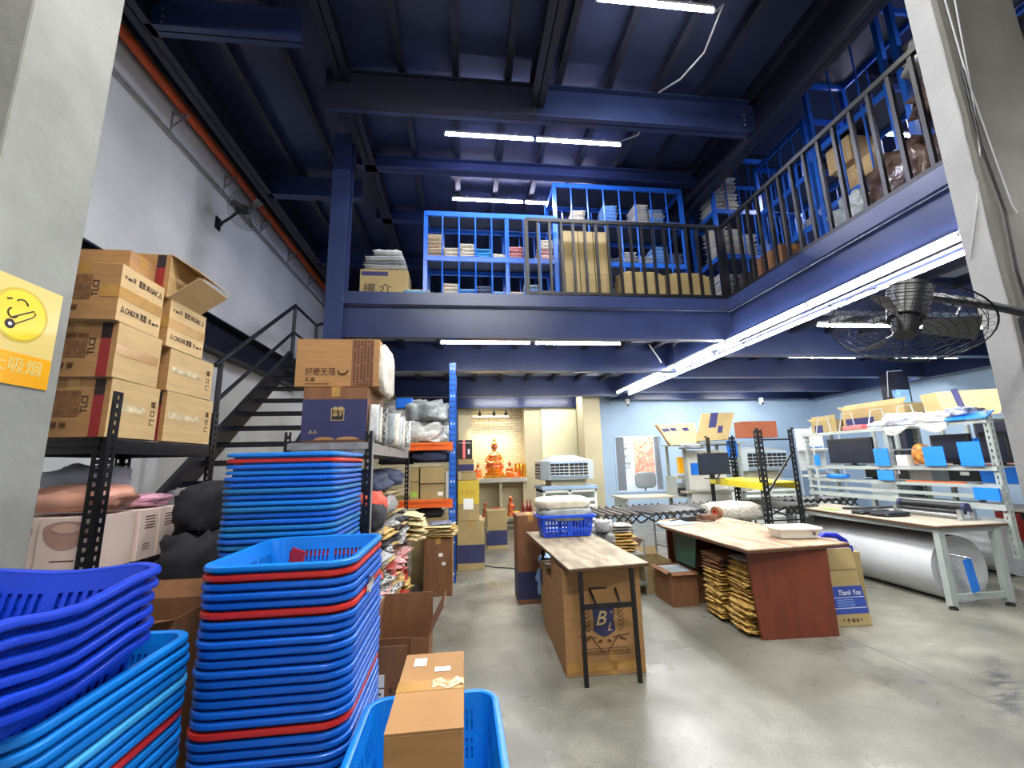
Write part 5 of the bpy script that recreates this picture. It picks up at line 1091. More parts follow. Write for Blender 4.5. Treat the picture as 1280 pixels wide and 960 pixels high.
# ------------------------------------------------------------------ brown table
bt = thing('work_table', 'large brown wood work table with a rounded far left corner and red-brown end panel', 'table', (2.95, 4.6, 0))
tp_ = [(2.43, 3.60), (3.47, 3.68), (3.50, 5.55), (2.95, 5.62)] + [(2.75 - .33 * math.sin(a) * 1.15, 5.05 + .57 * math.cos(a)) for a in [PI / 2 * k / 7 for k in range(8)]]
MB().prism([(a, b, .735) for a, b in tp_], (0, 0, .028)).build('table_top', 'wood_top', bt, bevel=.006); MB().prism([(a * 1.0 + (.006 if a > 3 else -.004), b - (.006 if b < 4 else 0), .730) for a, b in tp_], (0, 0, .022)).build('edge_band', 'edge_brown', bt)
MB().prism([(2.545, 3.705, 0), (3.24, 3.675, 0), (3.24, 3.675, .73), (2.49, 3.705, .73)], (0, .028, 0)).build('end_panel', 'red_wood', bt)
MB().box(2.55, 3.3, 5.35, 5.38, 0, .73).build('far_panel', 'red_wood', bt); MB().box(3.22, 3.25, 3.75, 5.35, .25, .73).build('back_panel', 'black_plastic', bt); MB().box(2.50, 2.56, 5.0, 5.1, .0, .73).build('leg', 'black_steel', bt)
tag(MB().prism([(2.44, 4.55, .40), (2.47, 5.0, .38), (2.50, 5.0, .71), (2.46, 4.5, .71)], (.01, 0, 0)).build('green_board', mat('green_board', (30, 66, 52), .6)), 'dark green board leaning inside the brown table', 'board')
for col, (x, y, n, dark) in enumerate(((2.66, 3.94, 26, 0), (2.60, 4.28, 27, 1))):
    z = .004
    for i in range(n):
        h_ = .0215 * rnd.uniform(.9, 1.15)
        packet('padded_mailer', ('brown-yellow padded mailer in the front pile under the brown table', 'brown-yellow padded mailer in the second pile under the brown table')[col], 'packet', ('mailers in the front pile under the table', 'mailers in the second pile under the table')[col], (x + rnd.uniform(-.014, .014) - .0008 * (n - i) * (1 - dark) , y + rnd.uniform(-.02, .02), z), (.27 if i < n - 3 else .24, .31, h_ * 1.5), 'mailer' if i < 20 or dark == 0 else 'board_brown', (rnd.uniform(-.03, .03), rnd.uniform(-.05, .05), rnd.uniform(-.1, .1)), CRUSH); z += h_
packet('poly_mailer', 'folded grey mailer topping the front pile under the brown table', 'packet', None, (2.66, 3.94, .585), (.24, .28, .05), 'bubble', (0, .06, .1))
for i in range(5): packet('poly_mailer', 'loose yellow mailer slumped at the foot of the front pile', 'packet', 'loose mailers at the foot of the pile', (2.50, 3.92 + rnd.uniform(-.05, .05), .01 + i * .05), (.10, .28, .06), 'mailer', (0, .25, rnd.uniform(-.1, .1)), CRUSH)
open_carton('open brown carton with a grey film lining on the floor beside the mailer piles', 2.20, 2.50, 4.62, 5.02, 0, .35, 'board_brown', (('x-', .05, -20), ('y-', .05, -30)))
tag(MB().box(2.21, 2.49, 4.63, 5.01, .27, .335).build('grey_tray', 'poly_grey'), 'grey film tray inside the carton beside the mailer piles', 'tray')
open_carton('open tan carton further back under the brown table', 2.12, 2.46, 5.12, 5.5, 0, .36, 'board_grey', (('x-', .08, -10), ('y+', .1, 60)))
carton('flat brown carton lying behind the open ones under the brown table', 2.55, 2.9, 4.7, 5.1, 0, .28, 'board_brown', 'x')
# white bin
wb_, wr_ = basket_meshes(.44, .30, .10, rc=.03, taper=.03, step=.03, slots=False, lip=.008); r = thing('white_bin', 'shallow white plastic bin on the right edge of the brown table', 'bin', (3.22, 4.03, .763))
for q, nm in ((wb_, 'body'), (wr_, 'rim')):
    for v in q.v: v.rotate(rotm(0, 0, -.15)); v.x += 3.22; v.y += 4.03; v.z += .763
    q.build(nm, 'plastic_white', r, smooth=(nm == 'rim'))
MB().cyl((3.30, 3.862, .82), (3.30, 3.858, .82), .018, 12).build('grip_hole', 'roller', r)
tape_roll('orange-centred tape roll at the far edge of the brown table', (3.32, 5.47, .764), .075, .06, (1, .2, 0), 'board_brown', 'cloth_orange')
tag(MB().box(3.05, 3.27, 5.35, 5.52, .763, .83).build('green_tin', 'brown_bag', bevel=.01), 'dark low tin beside the tape roll on the brown table', 'tin')
bag('bubble_bag', 'bag of speckled packing film at the far right of the brown table', 'bag', (3.75, 5.82, .80), (.42, .24, .14), 'bubble', 81, amp=.12)
cable = MB().tube([(2.9, 5.4, .772), (3.0, 5.2, .772), (3.15, 5.25, .772), (3.2, 5.4, .772), (2.8, 5.5, .772), (2.6, 5.35, .772)], .008, 6).build('scanner_cable', 'cord_black'); tag(cable, 'black cable coiled at the far edge of the brown table', 'cable')
bag('scanner', 'black hand scanner lying among the cables on the brown table', 'scanner', (2.85, 5.35, .80), (.10, .05, .035), 'black_plastic', 83, amp=.1); packet('film_sheet', 'thin bluish film sheet on the far left of the brown table', 'sheet', None, (2.6, 5.2, .764), (.4, .3, .012), 'poly_blue', (0, 0, .2))
# flattened carton leaning right of the table
c = thing('carton_board', 'tan carton with a blue Thank You band leaning at the right of the brown table', 'cardboard', (3.55, 3.9, 0)); f3 = lambda u, v, d=0.: (3.37 + .36 * u - .01 * v, 3.845 - .01 * u + .10 * v - d, .005 + .655 * v)
MB().prism([f3(0, 0), f3(1, 0), f3(1, 1), f3(0, 1)], (0, .012, 0)).build('sheet', 'board_grey', c); MB().prism([f3(-.02, .72, .006), f3(1.01, .72, .006), f3(1.01, 1, .006), f3(-.02, 1, .006)], (0, .004, 0)).build('folded_flap', 'board_grey', c)
MB().prism([f3(0, .15, .0015), f3(1, .15, .0015), f3(1, .50, .0015), f3(0, .50, .0015)], (0, .001, 0)).build('blue_band', 'thank_blue', c)
text('Thank You', .062, f3(.60, .415, .003), (1, -.03, 0), (0, .15, 1), 'white_print', c, width=.22, shear=.3); 
for v in (.355, .22): MB().prism([f3(.02, v, .003), f3(.98, v, .003), f3(.98, v + .006, .003), f3(.02, v + .006, .003)], (0, .001, 0)).build('rule', 'white_print', c)
for k in range(5): MB().prism([f3(.2, .245 + k * .02, .003), f3(.68, .245 + k * .02, .003), f3(.68, .249 + k * .02, .003), f3(.2, .249 + k * .02, .003)], (0, .001, 0)).build('small_print', 'poly_blue', c)
text('↑ ☂ ▤ ♲ ↑', .04, f3(.5, .065, .002), (1, -.03, 0), (0, .15, 1), 'ink', c, width=.2)
bd = thing('tape_dispenser', 'royal blue plastic tape dispenser behind the leaning carton board', 'dispenser', (3.62, 4.10, .0)); MB().tube([(3.45, 4.05, .70), (3.56, 4.05, .77), (3.70, 4.05, .755), (3.78, 4.05, .70), (3.80, 4.05, .62)], .028, 8).build('handle', 'plastic_navy', bd, smooth=True); MB().box(3.60, 3.82, 4.0, 4.1, .60, .665).build('body', 'plastic_navy', bd, bevel=.01)
carton('low brown carton under the blue tape dispenser', 3.50, 3.90, 4.02, 4.32, 0, .598, 'board_grey', 'x')

# ------------------------------------------------------------------ near packing desk, rolls under it
de = thing('packing_desk', 'near packing desk with pale top and grey steel legs at the right', 'table', (5.2, 5.1, 0))
MB().prism([(4.80, 4.00, .785), (5.63, 4.00, .785), (5.63, 6.2, .785), (4.86, 6.2, .785)], (0, 0, .028)).build('desk_top', 'desk_top', de, bevel=.004); MB().prism([(4.797, 3.997, .782), (5.633, 3.997, .782), (5.633, 6.203, .782), (4.857, 6.203, .782)], (0, 0, .02)).build('edge_band', 'edge_brown', de)
for y in (4.05, 6.1):
    for x in (4.86, 5.52): MB().box(x - .035, x + .035, y - .03, y + .03, .04, .785).build('leg', 'grey_frame', de); MB().lathe((x, y, 0), [(.04, 0), (.035, .02), (.012, .03), (.012, .05)], 10).build('foot', 'rubber', de)
    MB().box(4.88, 5.5, y - .02, y + .02, .73, .785).build('top_rail', 'grey_frame', de); MB().box(4.88, 5.5, y - .015, y + .015, .08, .14).build('foot_rail', 'grey_frame', de)
for x in (4.86, 5.52): MB().box(x - .015, x + .015, 4.08, 6.08, .73, .78).build('side_rail', 'grey_frame', de)
tag(MB().bar((5.12, 4.02, .16), (5.05, 3.99, .48), .09, .012, up=(0, 1, 0)).build('blue_strap', 'acrylic_blue'), 'bright blue tape strip hanging over the foot rail of the near desk', 'strip')
def film_roll(label, c, r0, L_, yaw=0):
    r = thing('foam_roll', label, 'roll', (c[0], c[1], 0)); MB().cyl((c[0], c[1] - L_ / 2, r0), (c[0], c[1] + L_ / 2, r0), r0, 40).build('foam', 'foam', r, smooth=True)
    for k in range(5): 
        rad = r0 * (.35 + .13 * k); n = 32; mb = MB(); mb.tube([(c[0] + rad * math.cos(2 * PI * i / n), c[1] - L_ / 2 - .001, r0 + rad * math.sin(2 * PI * i / n)) for i in range(n)], .0025, 4, True); mb.build('layer_edge', 'foam_end', r)
    MB().cyl((c[0], c[1] - L_ / 2 - .01, r0), (c[0], c[1] + L_ / 2, r0), .02, 14).build('core', 'foam_end', r); r.rotation_euler = (0, 0, yaw); return r
film_roll('huge roll of white foam lying under the near packing desk', (5.20, 5.12), .335, 1.85); film_roll('second huge white foam roll beyond the first desk at the right', (6.95, 5.75), .34, 1.7)
tag(MB().cyl((5.04, 3.9, .50), (5.04, 4.16, .50), .012, 8).build('roll_pin', 'bright_metal'), 'short steel pin sticking out of the foam roll end', 'rod')
# sealer on the desk
se = thing('film_sealer', 'long black roller film sealer on the near packing desk', 'machine', (5.42, 4.55, .813))
for y in (4.22, 4.92): mb = MB(); mb.box(5.36, 5.40, y - .02, y + .02, .813, .93); mb.box(5.52, 5.56, y - .02, y + .02, .813, .93); mb.box(5.34, 5.58, y - .03, y + .03, .813, .825); mb.build('side_bracket', 'bright_metal', se); MB().cyl((5.46, y - .02, .95), (5.46, y + .02, .95), .045, 14).build('end_disc', 'navy_print', se, smooth=True)
MB().cyl((5.46, 4.22, .95), (5.46, 4.92, .95), .038, 14).build('roller', 'black_plastic', se, smooth=True); MB().cyl((5.42, 4.2, .895), (5.42, 4.94, .895), .02, 10).build('lower_roller', 'black_plastic', se, smooth=True); MB().cyl((5.40, 4.22, .855), (5.40, 4.92, .855), .014, 10).build('tie_rod', 'bright_metal', se, smooth=True)
for i, (x, y, sx, sy) in enumerate(((5.02, 4.98, .17, .10), (5.10, 4.75, .20, .12))): bag('hand_scanner', ('black hand scanner farther along the near packing desk', 'black padded tool beside the scanner on the near packing desk')[i], 'tool', (x, y, .835), (sx, sy, .028), 'black_plastic', 90 + i, amp=.2)
tag(MB().tube([(5.2, 5.0, .82), (5.3, 5.1, .86), (5.42, 5.0, .88), (5.35, 5.3, .84), (5.15, 5.45, .83), (5.3, 5.2, .84), (5.1, 5.1, .83), (5.3, 4.95, .85)], .014, 8).build('coiled_cable', 'cord_black'), 'tangle of black cable behind the film sealer', 'cable')
packet('note', 'yellow-green sticky note pad on the near packing desk', 'note', None, (4.99, 5.5, .813), (.13, .22, .01), 'green_tape', (0, 0, .1))
# upright frame with shelves
fr = thing('steel_shelf_rack', 'grey perforated steel frame with two shelves over the near packing desk', 'rack', (5.75, 5.2, 0))
for x in (5.66, 6.12):
    for y in (3.98, 5.12, 6.50):
        mb = perf_post(x, y, .45 if y < 4 else 0, 1.98 if y < 5.5 else 1.9, 1, 1, .055, .004, .07); mb.build('upright', 'grey_frame', fr)
for z, nm in ((1.90, 'top_shelf'), (1.385, 'screen_shelf')): MB().box(5.64, 6.16, 3.98, 6.55, z - .012, z).build(nm, 'grey_frame', fr); MB().box(5.635, 5.65, 3.98, 6.55, z - .045, z).build('shelf_edge', 'grey_frame', fr)
for z in (1.17, 1.06): MB().box(5.64, 5.67, 3.98, 6.55, z - .02, z + .02).build('tool_rail', 'grey_frame', fr)
MB().box(5.63, 5.66, 3.98, 6.55, .93, .99).build('lower_rail', 'grey_frame', fr)
MB().box(5.60, 5.62, 3.99, 4.22, 1.03, 1.16).build('blue_label_plate', 'acrylic_blue', fr)
def panel_blue(label, y0, y1, z0, z1, x=5.60, lean=0.02): tag(MB().prism([(x, y0, z0), (x, y1, z0), (x + lean, y1 + .02, z1), (x + lean, y0 + .02, z1)], (.008, 0, 0)).build('divider_panel', 'acrylic_blue'), label, 'panel')
panel_blue('blue plastic divider at the right of the first monitor', 5.10, 5.30, 1.39, 1.62); panel_blue('blue plastic divider before the middle of the screen shelf', 4.43, 4.66, 1.39, 1.62)
panel_blue('large blue plastic divider beside the second monitor', 4.06, 4.28, 1.39, 1.66); panel_blue('small blue divider at the left of the first monitor', 6.22, 6.32, 1.39, 1.56); panel_blue('blue plate hanging below the screen shelf', 5.08, 5.30, 1.20, 1.33)
panel_blue('blue plastic divider at the far right behind the frame', 4.55, 4.85, 1.45, 1.72, 6.5); panel_blue('lower blue plate at the far right behind the frame', 4.4, 4.78, 1.16, 1.36, 6.5)
tag(MB().prism([(5.60, 3.95, 1.905), (5.60, 4.36, 1.905), (5.75, 4.40, 1.98), (5.75, 3.97, 1.98)], (0, 0, .012)).build('blue_tray', 'acrylic_blue'), 'blue plastic sheet lying at the near end of the top shelf', 'sheet')
def monitor_x(label, y0, y1, z, h_, x=5.72, name='monitor'):
    r = thing(name, label, 'monitor', (x, (y0 + y1) / 2, z)); MB().box(x, x + .04, y0, y1, z + .03, z + .03 + h_).build('casing', 'black_plastic', r, bevel=.006); MB().box(x - .003, x, y0 + .03, y1 - .03, z + .06, z + h_).build('screen', 'screen', r); MB().box(x - .02, x + .14, (y0 + y1) / 2 - .1, (y0 + y1) / 2 + .1, z, z + .012).build('foot', 'black_plastic', r); MB().box(x + .03, x + .07, (y0 + y1) / 2 - .03, (y0 + y1) / 2 + .03, z, z + .2).build('stand', 'black_plastic', r); return r
monitor_x('first black monitor on the screen shelf of the grey frame, left end', 5.42, 6.16, 1.388, .37); monitor_x('second black monitor on the screen shelf, nearest the grey upright', 4.30, 4.72, 1.388, .34, 5.80); monitor_x('third black monitor partly behind the grey upright', 3.99, 4.24, 1.388, .34, 5.85)
bag('sweet_bag', 'clear bag of toffee-brown rolls on the screen shelf', 'bag', (5.72, 4.78, 1.52), (.07, .09, .135), 'toffee', 95, amp=.12); carton('small white box on the screen shelf beside the brown-filled bag', 5.66, 5.80, 4.92, 5.06, 1.388, 1.53, 'plastic_white', 'x', lid=False)
for i, (y, w_) in enumerate(((4.5, .4), (4.15, .3))): packet('paper', ('white sheet lying before the second monitor', 'white sheet lying before the third monitor')[i], 'paper', None, (5.70, y, 1.389), (.16, w_, .012), 'poly_white', (0, .05, .1))
# things on the top shelf
for i, (y, z, r) in enumerate(((4.98, 1.98, (.16, .20, .09)), (4.55, 1.96, (.17, .22, .08)), (4.28, 2.0, (.14, .13, .06)), (5.25, 1.94, (.13, .14, .05)))):
    bag('white_cloth', ('large white cloth heap in the middle of the top shelf', 'white wrapped heap right of the middle of the top shelf', 'white and purple bundle at the near end of the top shelf', 'small white heap left of the large one on the top shelf')[i], 'cloth', (5.78, y, z), r, ('cloth_white', 'poly_white', 'poly_navy', 'cloth_white')[i], 100 + i, amp=.28, n=28, k=16)
tag(MB().box(5.66, 5.80, 5.46, 5.78, 1.905, 1.97).build('pink_tray', 'flower_pink', bevel=.01), 'pink tray on the top shelf between the wire hoops', 'tray')
sheet_ = sheet(lambda u, v: (5.62 - .015 * math.sin(v * 3) + .02 * noise.noise(Vector((u * 6, v * 4, 2))), 4.35 + u * .75, 1.90 - .12 * v * (.6 + .4 * math.sin(u * 9))), 16, 5); tag(sheet_.build('hanging_film', 'poly_white', None, smooth=2), 'white film drooping over the front edge of the top shelf', 'sheet')
for i, y in enumerate((6.15, 5.72, 5.25, 4.86)):
    h_ = MB(); h_.tube([(5.68, y - .14, 1.90), (5.70, y - .08, 2.16), (5.70, y + .08, 2.16), (5.68, y + .14, 1.90)], .008, 6); tag(h_.build('wire_hoop', 'cord_white', smooth=True), ('white wire hoop at the left end of the top shelf', 'white wire hoop over the pink tray', 'white wire hoop behind the large white cloth', 'white wire hoop before the stacked carton blanks')[i], 'hoop')
q = open_carton('open tan carton with navy print at the far left of the top shelf', 5.82, 6.12, 6.05, 6.52, 1.905, 2.10, 'board_grey', (('x-', .08, 100), ('y+', .1, 30)))
MB().box(5.817, 5.82, 6.3, 6.46, 1.91, 2.03).build('print', 'ink_navy', q)
q = open_carton('larger open tan carton with navy band standing on the top shelf', 5.86, 6.16, 5.0, 5.95, 1.905, 2.22, 'board_grey', (('x-', .1, 130), ('y+', .1, 40)))
MB().box(5.857, 5.86, 5.45, 5.9, 1.96, 2.08).build('print', 'ink_navy', q)
for i in range(6):
    o = .05 * i; flat_card('tan carton blank in the slanted stack at the near end of the top shelf', [(5.82 + o * .3, 4.50 + o, 1.93), (5.90 + o * .3, 4.02 + o, 1.96), (6.10 + o * .3, 4.08 + o, 2.25), (6.02 + o * .3, 4.72 + o, 2.31)], (.012, .006, 0), 'board_pale' if i == 0 else 'board_grey', ((.32, .46, .2, 1, 'ink_navy'),) if i == 0 else ())['group'] = 'slanted carton blanks on the top shelf'
for o in bpy.data.objects:
    if o.get('group') == 'slanted carton blanks on the top shelf': o['label'] = 'tan carton blank in the slanted stack at the near end of the top shelf'
tag(MB().box(6.2, 6.3, 5.05, 5.22, 2.2, 2.42).build('purple_box', 'poly_blue'), 'small lilac box held up by the grey post behind the shelves', 'box') if False else None
# black bins and boxes of the row behind
r2 = thing('rear_packing_bench', 'second packing bench farther right, black bins on its rail', 'workstation', (7.4, 5.6, 0))
MB().box(7.0, 7.75, 4.4, 6.9, .78, .81).build('bench_top', 'desk_top', r2)
for x in (7.05, 7.7):
    for y in (4.45, 6.8): MB().box(x - .03, x + .03, y - .03, y + .03, 0, .78).build('leg', 'grey_frame', r2)
for x in (7.25, 7.7):
    for y in (4.5, 5.7, 6.8): MB().box(x - .025, x + .025, y - .025, y + .025, .81, 1.95).build('upright', 'grey_frame', r2)
MB().box(7.0, 7.75, 4.4, 6.9, 1.12, 1.14).build('bin_rail', 'grey_frame', r2); MB().box(7.2, 7.75, 4.4, 6.9, 1.60, 1.62).build('upper_shelf', 'grey_frame', r2)
for i in range(4):
    y = 6.3 - i * .48; b_ = thing('black_bin', ('black bin with orange contents, leftmost on the rear bench', 'black bin second from the left on the rear bench', 'black bin third from the left on the rear bench', 'black bin nearest on the rear bench')[i], 'bin', (7.2, y, 1.14)); mb = MB(); mb.box(7.02, 7.40, y - .22, y - .21, 1.14, 1.36); mb.box(7.02, 7.40, y + .21, y + .22, 1.14, 1.36); mb.box(7.02, 7.03, y - .21, y + .21, 1.14, 1.32); mb.box(7.39, 7.40, y - .21, y + .21, 1.14, 1.36); mb.box(7.03, 7.39, y - .21, y + .21, 1.14, 1.15); mb.build('body', 'black_plastic', b_); MB().box(7.016, 7.02, y - .05, y + .06, 1.22, 1.27).build('label_card', 'label_white', b_)
    packet('orange_packets', ('orange packets heaped in the leftmost black bin', 'red packets in the second black bin', 'orange packets in the third black bin', 'red packets in the nearest black bin')[i], 'packet', None, (7.2, y, 1.24), (.34, .38, .15), 'cloth_orange' if i % 2 == 0 else 'poly_red', (0, 0, 0), CRUSH)
monitor_x('wide dark monitor on the upper shelf of the rear bench', 4.7, 5.4, 1.62, .32, 7.4); carton('grey box on the rear bench below the shelf', 6.98, 7.3, 6.35, 6.75, .81, 1.10, 'cool_hood', 'x', lid=False)
tag(MB().box(6.9, 7.0, 4.5, 5.3, .35, .62).build('red_box', 'altar_red'), 'dark red box hanging below the rear bench top', 'box') if False else carton('dark red carton on the bench leg rail at the far right', 7.02, 7.5, 4.5, 5.1, .42, .76, 'altar_red', 'x', tm='ink')
tag(MB().cyl((6.6, 5.0, .86), (6.6, 5.6, .86), .06, 12).build('red_can', 'altar_red', smooth=True), 'red-ended tube on the rear bench', 'tube') if False else None
# orange and white tools on the rail, boxes under the screens
tag(MB().box(5.68, 5.72, 4.35, 5.0, 1.185, 1.205).build('orange_bar', 'orange_steel'), 'orange bar lying along the tool rail of the grey frame', 'bar'); monitor_x('small dark screen below the first monitor', 5.52, 5.72, 1.19, .13, 5.85)
carton('silver-grey box under the screen shelf', 5.8, 6.05, 4.78, 5.05, 1.17, 1.33, 'cool_hood', 'x', lid=False)
bag('tool_bundle', 'blue and white handheld tool on the tool rail at the left', 'tool', (5.66, 6.0, 1.23), (.05, .18, .035), 'acrylic_blue', 120, amp=.25)
# purple board hung on the wall by a hook, ceiling cameras
for i, (x, y) in enumerate(((4.27, 10.6), (8.03, 10.55))):
    cc = thing('security_camera', ('white dome camera under the deck beam, left one', 'white dome camera under the deck beam, right one')[i], 'camera', (x, y, 3.02)); MB().cyl((x, y, 3.02), (x, y, 3.12), .06, 12).build('mount', 'plastic_white', cc); MB().ball((x, y, 2.99), .055).build('dome', 'plastic_white', cc, smooth=True); MB().cyl((x, y - .03, 2.98), (x, y - .06, 2.95), .025, 10).build('lens', 'black_plastic', cc)
hb = thing('hanging_box', 'small lilac box on a bracket above the open cartons at the right', 'box', (8.3, 7.1, 2.5)); MB().box(8.16, 8.44, 7.05, 7.13, 2.46, 2.74).build('body', 'poly_blue', hb); MB().tube([(8.0, 7.08, 2.6), (8.08, 7.08, 3.1), (8.4, 7.08, 3.12)], .008, 6).build('bracket', 'cord_white', hb); MB().cyl((8.08, 7.06, 2.56), (8.08, 7.08, 2.56), .035, 12).build('socket', 'ink', hb)
struct('steel_column', MB().box(8.35, 8.65, 7.2, 7.5, 0, 3.12), 'navy_dark')
for i, pts in enumerate((((1.75, 7.6, 3.4), (1.9, 7.0, 3.06), (2.15, 6.9, 3.05)), ((2.6, 5.5, 3.14), (2.75, 5.55, 2.95), (2.95, 5.9, 2.98)), ((5.6, 4.0, 3.1), (5.1, 3.6, 3.02), (4.2, 3.4, 3.08)))):
    tag(MB().tube(pts, .009, 6).build('hanging_cable', 'cord_white'), ('white flex hanging under the third deck beam', 'white flex dropping behind the front deck beam', 'white flex looping above the pillar fan')[i], 'cable')
# cooler unit right of the yellow rack: white slatted boxes
# ------------------------------------------------------------------ mezzanine railings
def railing(label, a, b, n, hgt=1.13, post_every=0):
    a = Vector(a); b = Vector(b); r = thing('railing', label, 'railing', tuple(a)); d = (b - a).normalized(); z = a.z
    MB().bar(a + Vector((0, 0, hgt)), b + Vector((0, 0, hgt)), .05, .05).build('top_rail', 'black_steel', r); MB().bar(a + Vector((0, 0, .05)), b + Vector((0, 0, .05)), .04, .04).build('bottom_rail', 'black_steel', r)
    for i in range(n + 1):
        p = a.lerp(b, i / n); big = i in (0, n)
        MB().bar(p, p + Vector((0, 0, hgt)), .055 if big else .034, .055 if big else .034).build('end_post' if big else 'baluster', 'black_steel', r)
    return r
railing('black steel railing along the front edge of the mezzanine', (.86, 5.30, 3.74), (3.70, 5.30, 3.74), 17)
railing('black steel railing along the right-hand mezzanine edge', (3.76, 5.30, 3.74), (3.76, -2.4, 3.74), 40)
# ------------------------------------------------------------------ blue mezzanine shelving
def blue_rack(label, x0, x1, y0, y1, zs, top, ndiv, z0=ZM, axis='x', mid=()):
    r = thing('blue_shelving', label, 'shelving', ((x0 + x1) / 2, (y0 + y1) / 2, z0)); W_ = .055
    cs = [(x0, y0), (x1, y0), (x0, y1), (x1, y1)] + [(m, y) for m in mid for y in (y0, y1)]
    for x, y in cs:
        mb = MB(); mb.box(x - W_ / 2, x + W_ / 2, y - .003, y + .003, z0, top); mb.box(x - W_ / 2, x - W_ / 2 + .005, y, y + .05, z0, top); mb.box(x + W_ / 2 - .005, x + W_ / 2, y, y + .05, z0, top); mb.build('upright', 'blue_steel', r)
    for z in zs + [top]:
        for y in (y0, y1): MB().box(x0, x1, y - .012, y + .02, z - .07, z).build('beam', 'blue_steel', r)
        for x in (x0, x1): MB().box(x - .012, x + .012, y0, y1, z - .07, z).build('beam', 'blue_steel', r)
        if z < top or True: MB().box(x0 + .02, x1 - .02, y0 + .02, y1 - .02, z - .012, z - .002).build('shelf_deck', 'navy_dark', r)
    allz = [z0] + zs + [top]
    for a, b in zip(allz[:-1], allz[1:]):
        if b - a < .25: continue
        L_ = (x1 - x0) if axis == 'x' else (y1 - y0)
        for i in range(1, ndiv):
            t = i / ndiv
            if axis == 'x': p = (x0 + t * L_, y0 - .005)
            else: p = (x0 - .005, y0 + t * L_)
            MB().cyl((*p, a), (*p, b - .07), .012, 6).build('divider_rod', 'blue_steel', r)
            q = (p[0], y1) if axis == 'x' else (x1, p[1]); MB().cyl((*q, a), (*q, b - .07), .010, 6).build('divider_rod', 'blue_steel', r)
    return r
LA = blue_rack('lower blue shelving left of the railing, folded packets in its bays', -.52, 1.32, 5.50, 5.95, [4.39], 5.07, 8, mid=(.62,))
LB = blue_rack('taller blue shelving behind the front railing, stacked packets on its top level', 1.40, 3.46, 5.75, 6.35, [4.50, 5.17], 5.80, 8)
LC = blue_rack('tall blue shelving behind the railing corner, packed with white bundles', 3.92, 5.42, 5.60, 6.25, [4.62, 5.38], 6.30, 7)
LD = blue_rack('blue shelving beside the right-hand railing nearer the pillar', 4.45, 5.0, 3.30, 4.25, [4.55, 5.35], 6.35, 3, axis='y')
LE = blue_rack('blue shelving along the right-hand railing towards the corner', 4.50, 5.05, 4.40, 5.35, [4.50, 5.20], 5.95, 4, axis='y')
LF = blue_rack('blue shelving along the right-hand railing nearest the right pillar', 4.45, 5.0, 2.1, 3.15, [4.6, 5.5], 6.9, 3, axis='y')
def stackrow(where, x0, dx, y, z, items, w_=.235, d=.34, h=.028, axis='x'):
    names = ('first', 'second', 'third', 'fourth', 'fifth', 'sixth', 'seventh', 'eighth')
    for i, (n, m, cn) in enumerate(items):
        if not n: continue
        cx, cy = (x0 + dx * i, y) if axis == 'x' else (y, x0 + dx * i)
        lab = '%s packet in the %s pile %s' % (cn, names[i], where)
        pile(lab, cx, cy, z, w_, d, max(1, int(round(n * .5))), h * 2.0, m if isinstance(m, list) else [m], '%s pile %s' % (names[i], where), 'folded_packet', jit=.012)
T, Wt, Bl, Cr, Pk, Rd, Nv, Gy, Sk = 'poly_tan', 'poly_white', 'poly_blue', 'poly_cream', 'poly_pink', 'poly_red', 'poly_navy', 'poly_grey', 'poly_sky'
stackrow('on the low blue shelving, upper level', -.41, .23, 5.70, 4.392, [(14, T, 'tan'), (6, [Cr, T], 'cream'), (8, [Cr, Wt], 'white'), (6, Sk, 'sky blue'), (5, Cr, 'cream'), (8, Rd, 'red'), (0, T, ''), (13, [Rd, Cr], 'red striped')])
stackrow('on the low blue shelving, lower level', -.41, .23, 5.70, ZM + .005, [(4, Wt, 'white'), (11, Cr, 'cream'), (10, [Nv, Bl], 'navy'), (12, [Nv, Rd], 'navy and red'), (9, [Bl, Cr], 'blue'), (9, Cr, 'cream'), (11, [Wt, Bl], 'white'), (10, Wt, 'white')])
stackrow('on the taller shelving, top level', 1.53, .257, 5.98, 5.172, [(2, Rd, 'red'), (9, Cr, 'cream'), (0, T, ''), (11, Bl, 'blue'), (5, Wt, 'white'), (14, [Cr, Wt], 'cream'), (12, [Wt, Bl], 'pale blue'), (3, Bl, 'blue')])
stackrow('on the taller shelving, middle level', 1.53, .257, 5.98, 4.502, [(7, T, 'tan'), (6, T, 'tan'), (11, Pk, 'pink'), (4, Nv, 'navy'), (9, Wt, 'white'), (6, Wt, 'white'), (12, Bl, 'blue'), (8, Nv, 'navy')])
stackrow('on the taller shelving, lowest level', 1.53, .257, 5.98, ZM + .005, [(0, T, ''), (0, T, ''), (13, Pk, 'pink'), (17, Bl, 'pale blue'), (15, Wt, 'white'), (15, Cr, 'cream'), (18, [Wt, Bl], 'white'), (12, Bl, 'blue')])
for lv, z, ns in (('top', 5.382, (14, 20, 0, 0, 0, 4)), ('middle', 4.622, (18, 17, 12, 9, 0, 7)), ('lowest', ZM + .005, (20, 20, 20, 16, 0, 12))):
    stackrow('on the corner shelving, %s level' % lv, 4.06, .25, 5.88, z, [(n, [Cr, Wt] if i < 3 else Bl, 'white' if i < 3 else 'pale blue') for i, n in enumerate(ns)], h=.034)
for lv, z, ns in (('middle', 4.552, (8, 10, 0)), ('lowest', ZM + .005, (12, 0, 9))):
    stackrow('on the near right shelving, %s level' % lv, 3.48, .31, 4.72, z, [(n, [Wt, Bl, Nv][i], ['white', 'pale blue', 'navy'][i]) for i, n in enumerate(ns)], axis='y')
stackrow('on the far right shelving, lowest level', 4.55, .24, 4.78, ZM + .005, [(10, Cr, 'cream'), (12, Bl, 'blue'), (9, Cr, 'cream'), (5, Wt, 'white')], axis='y')
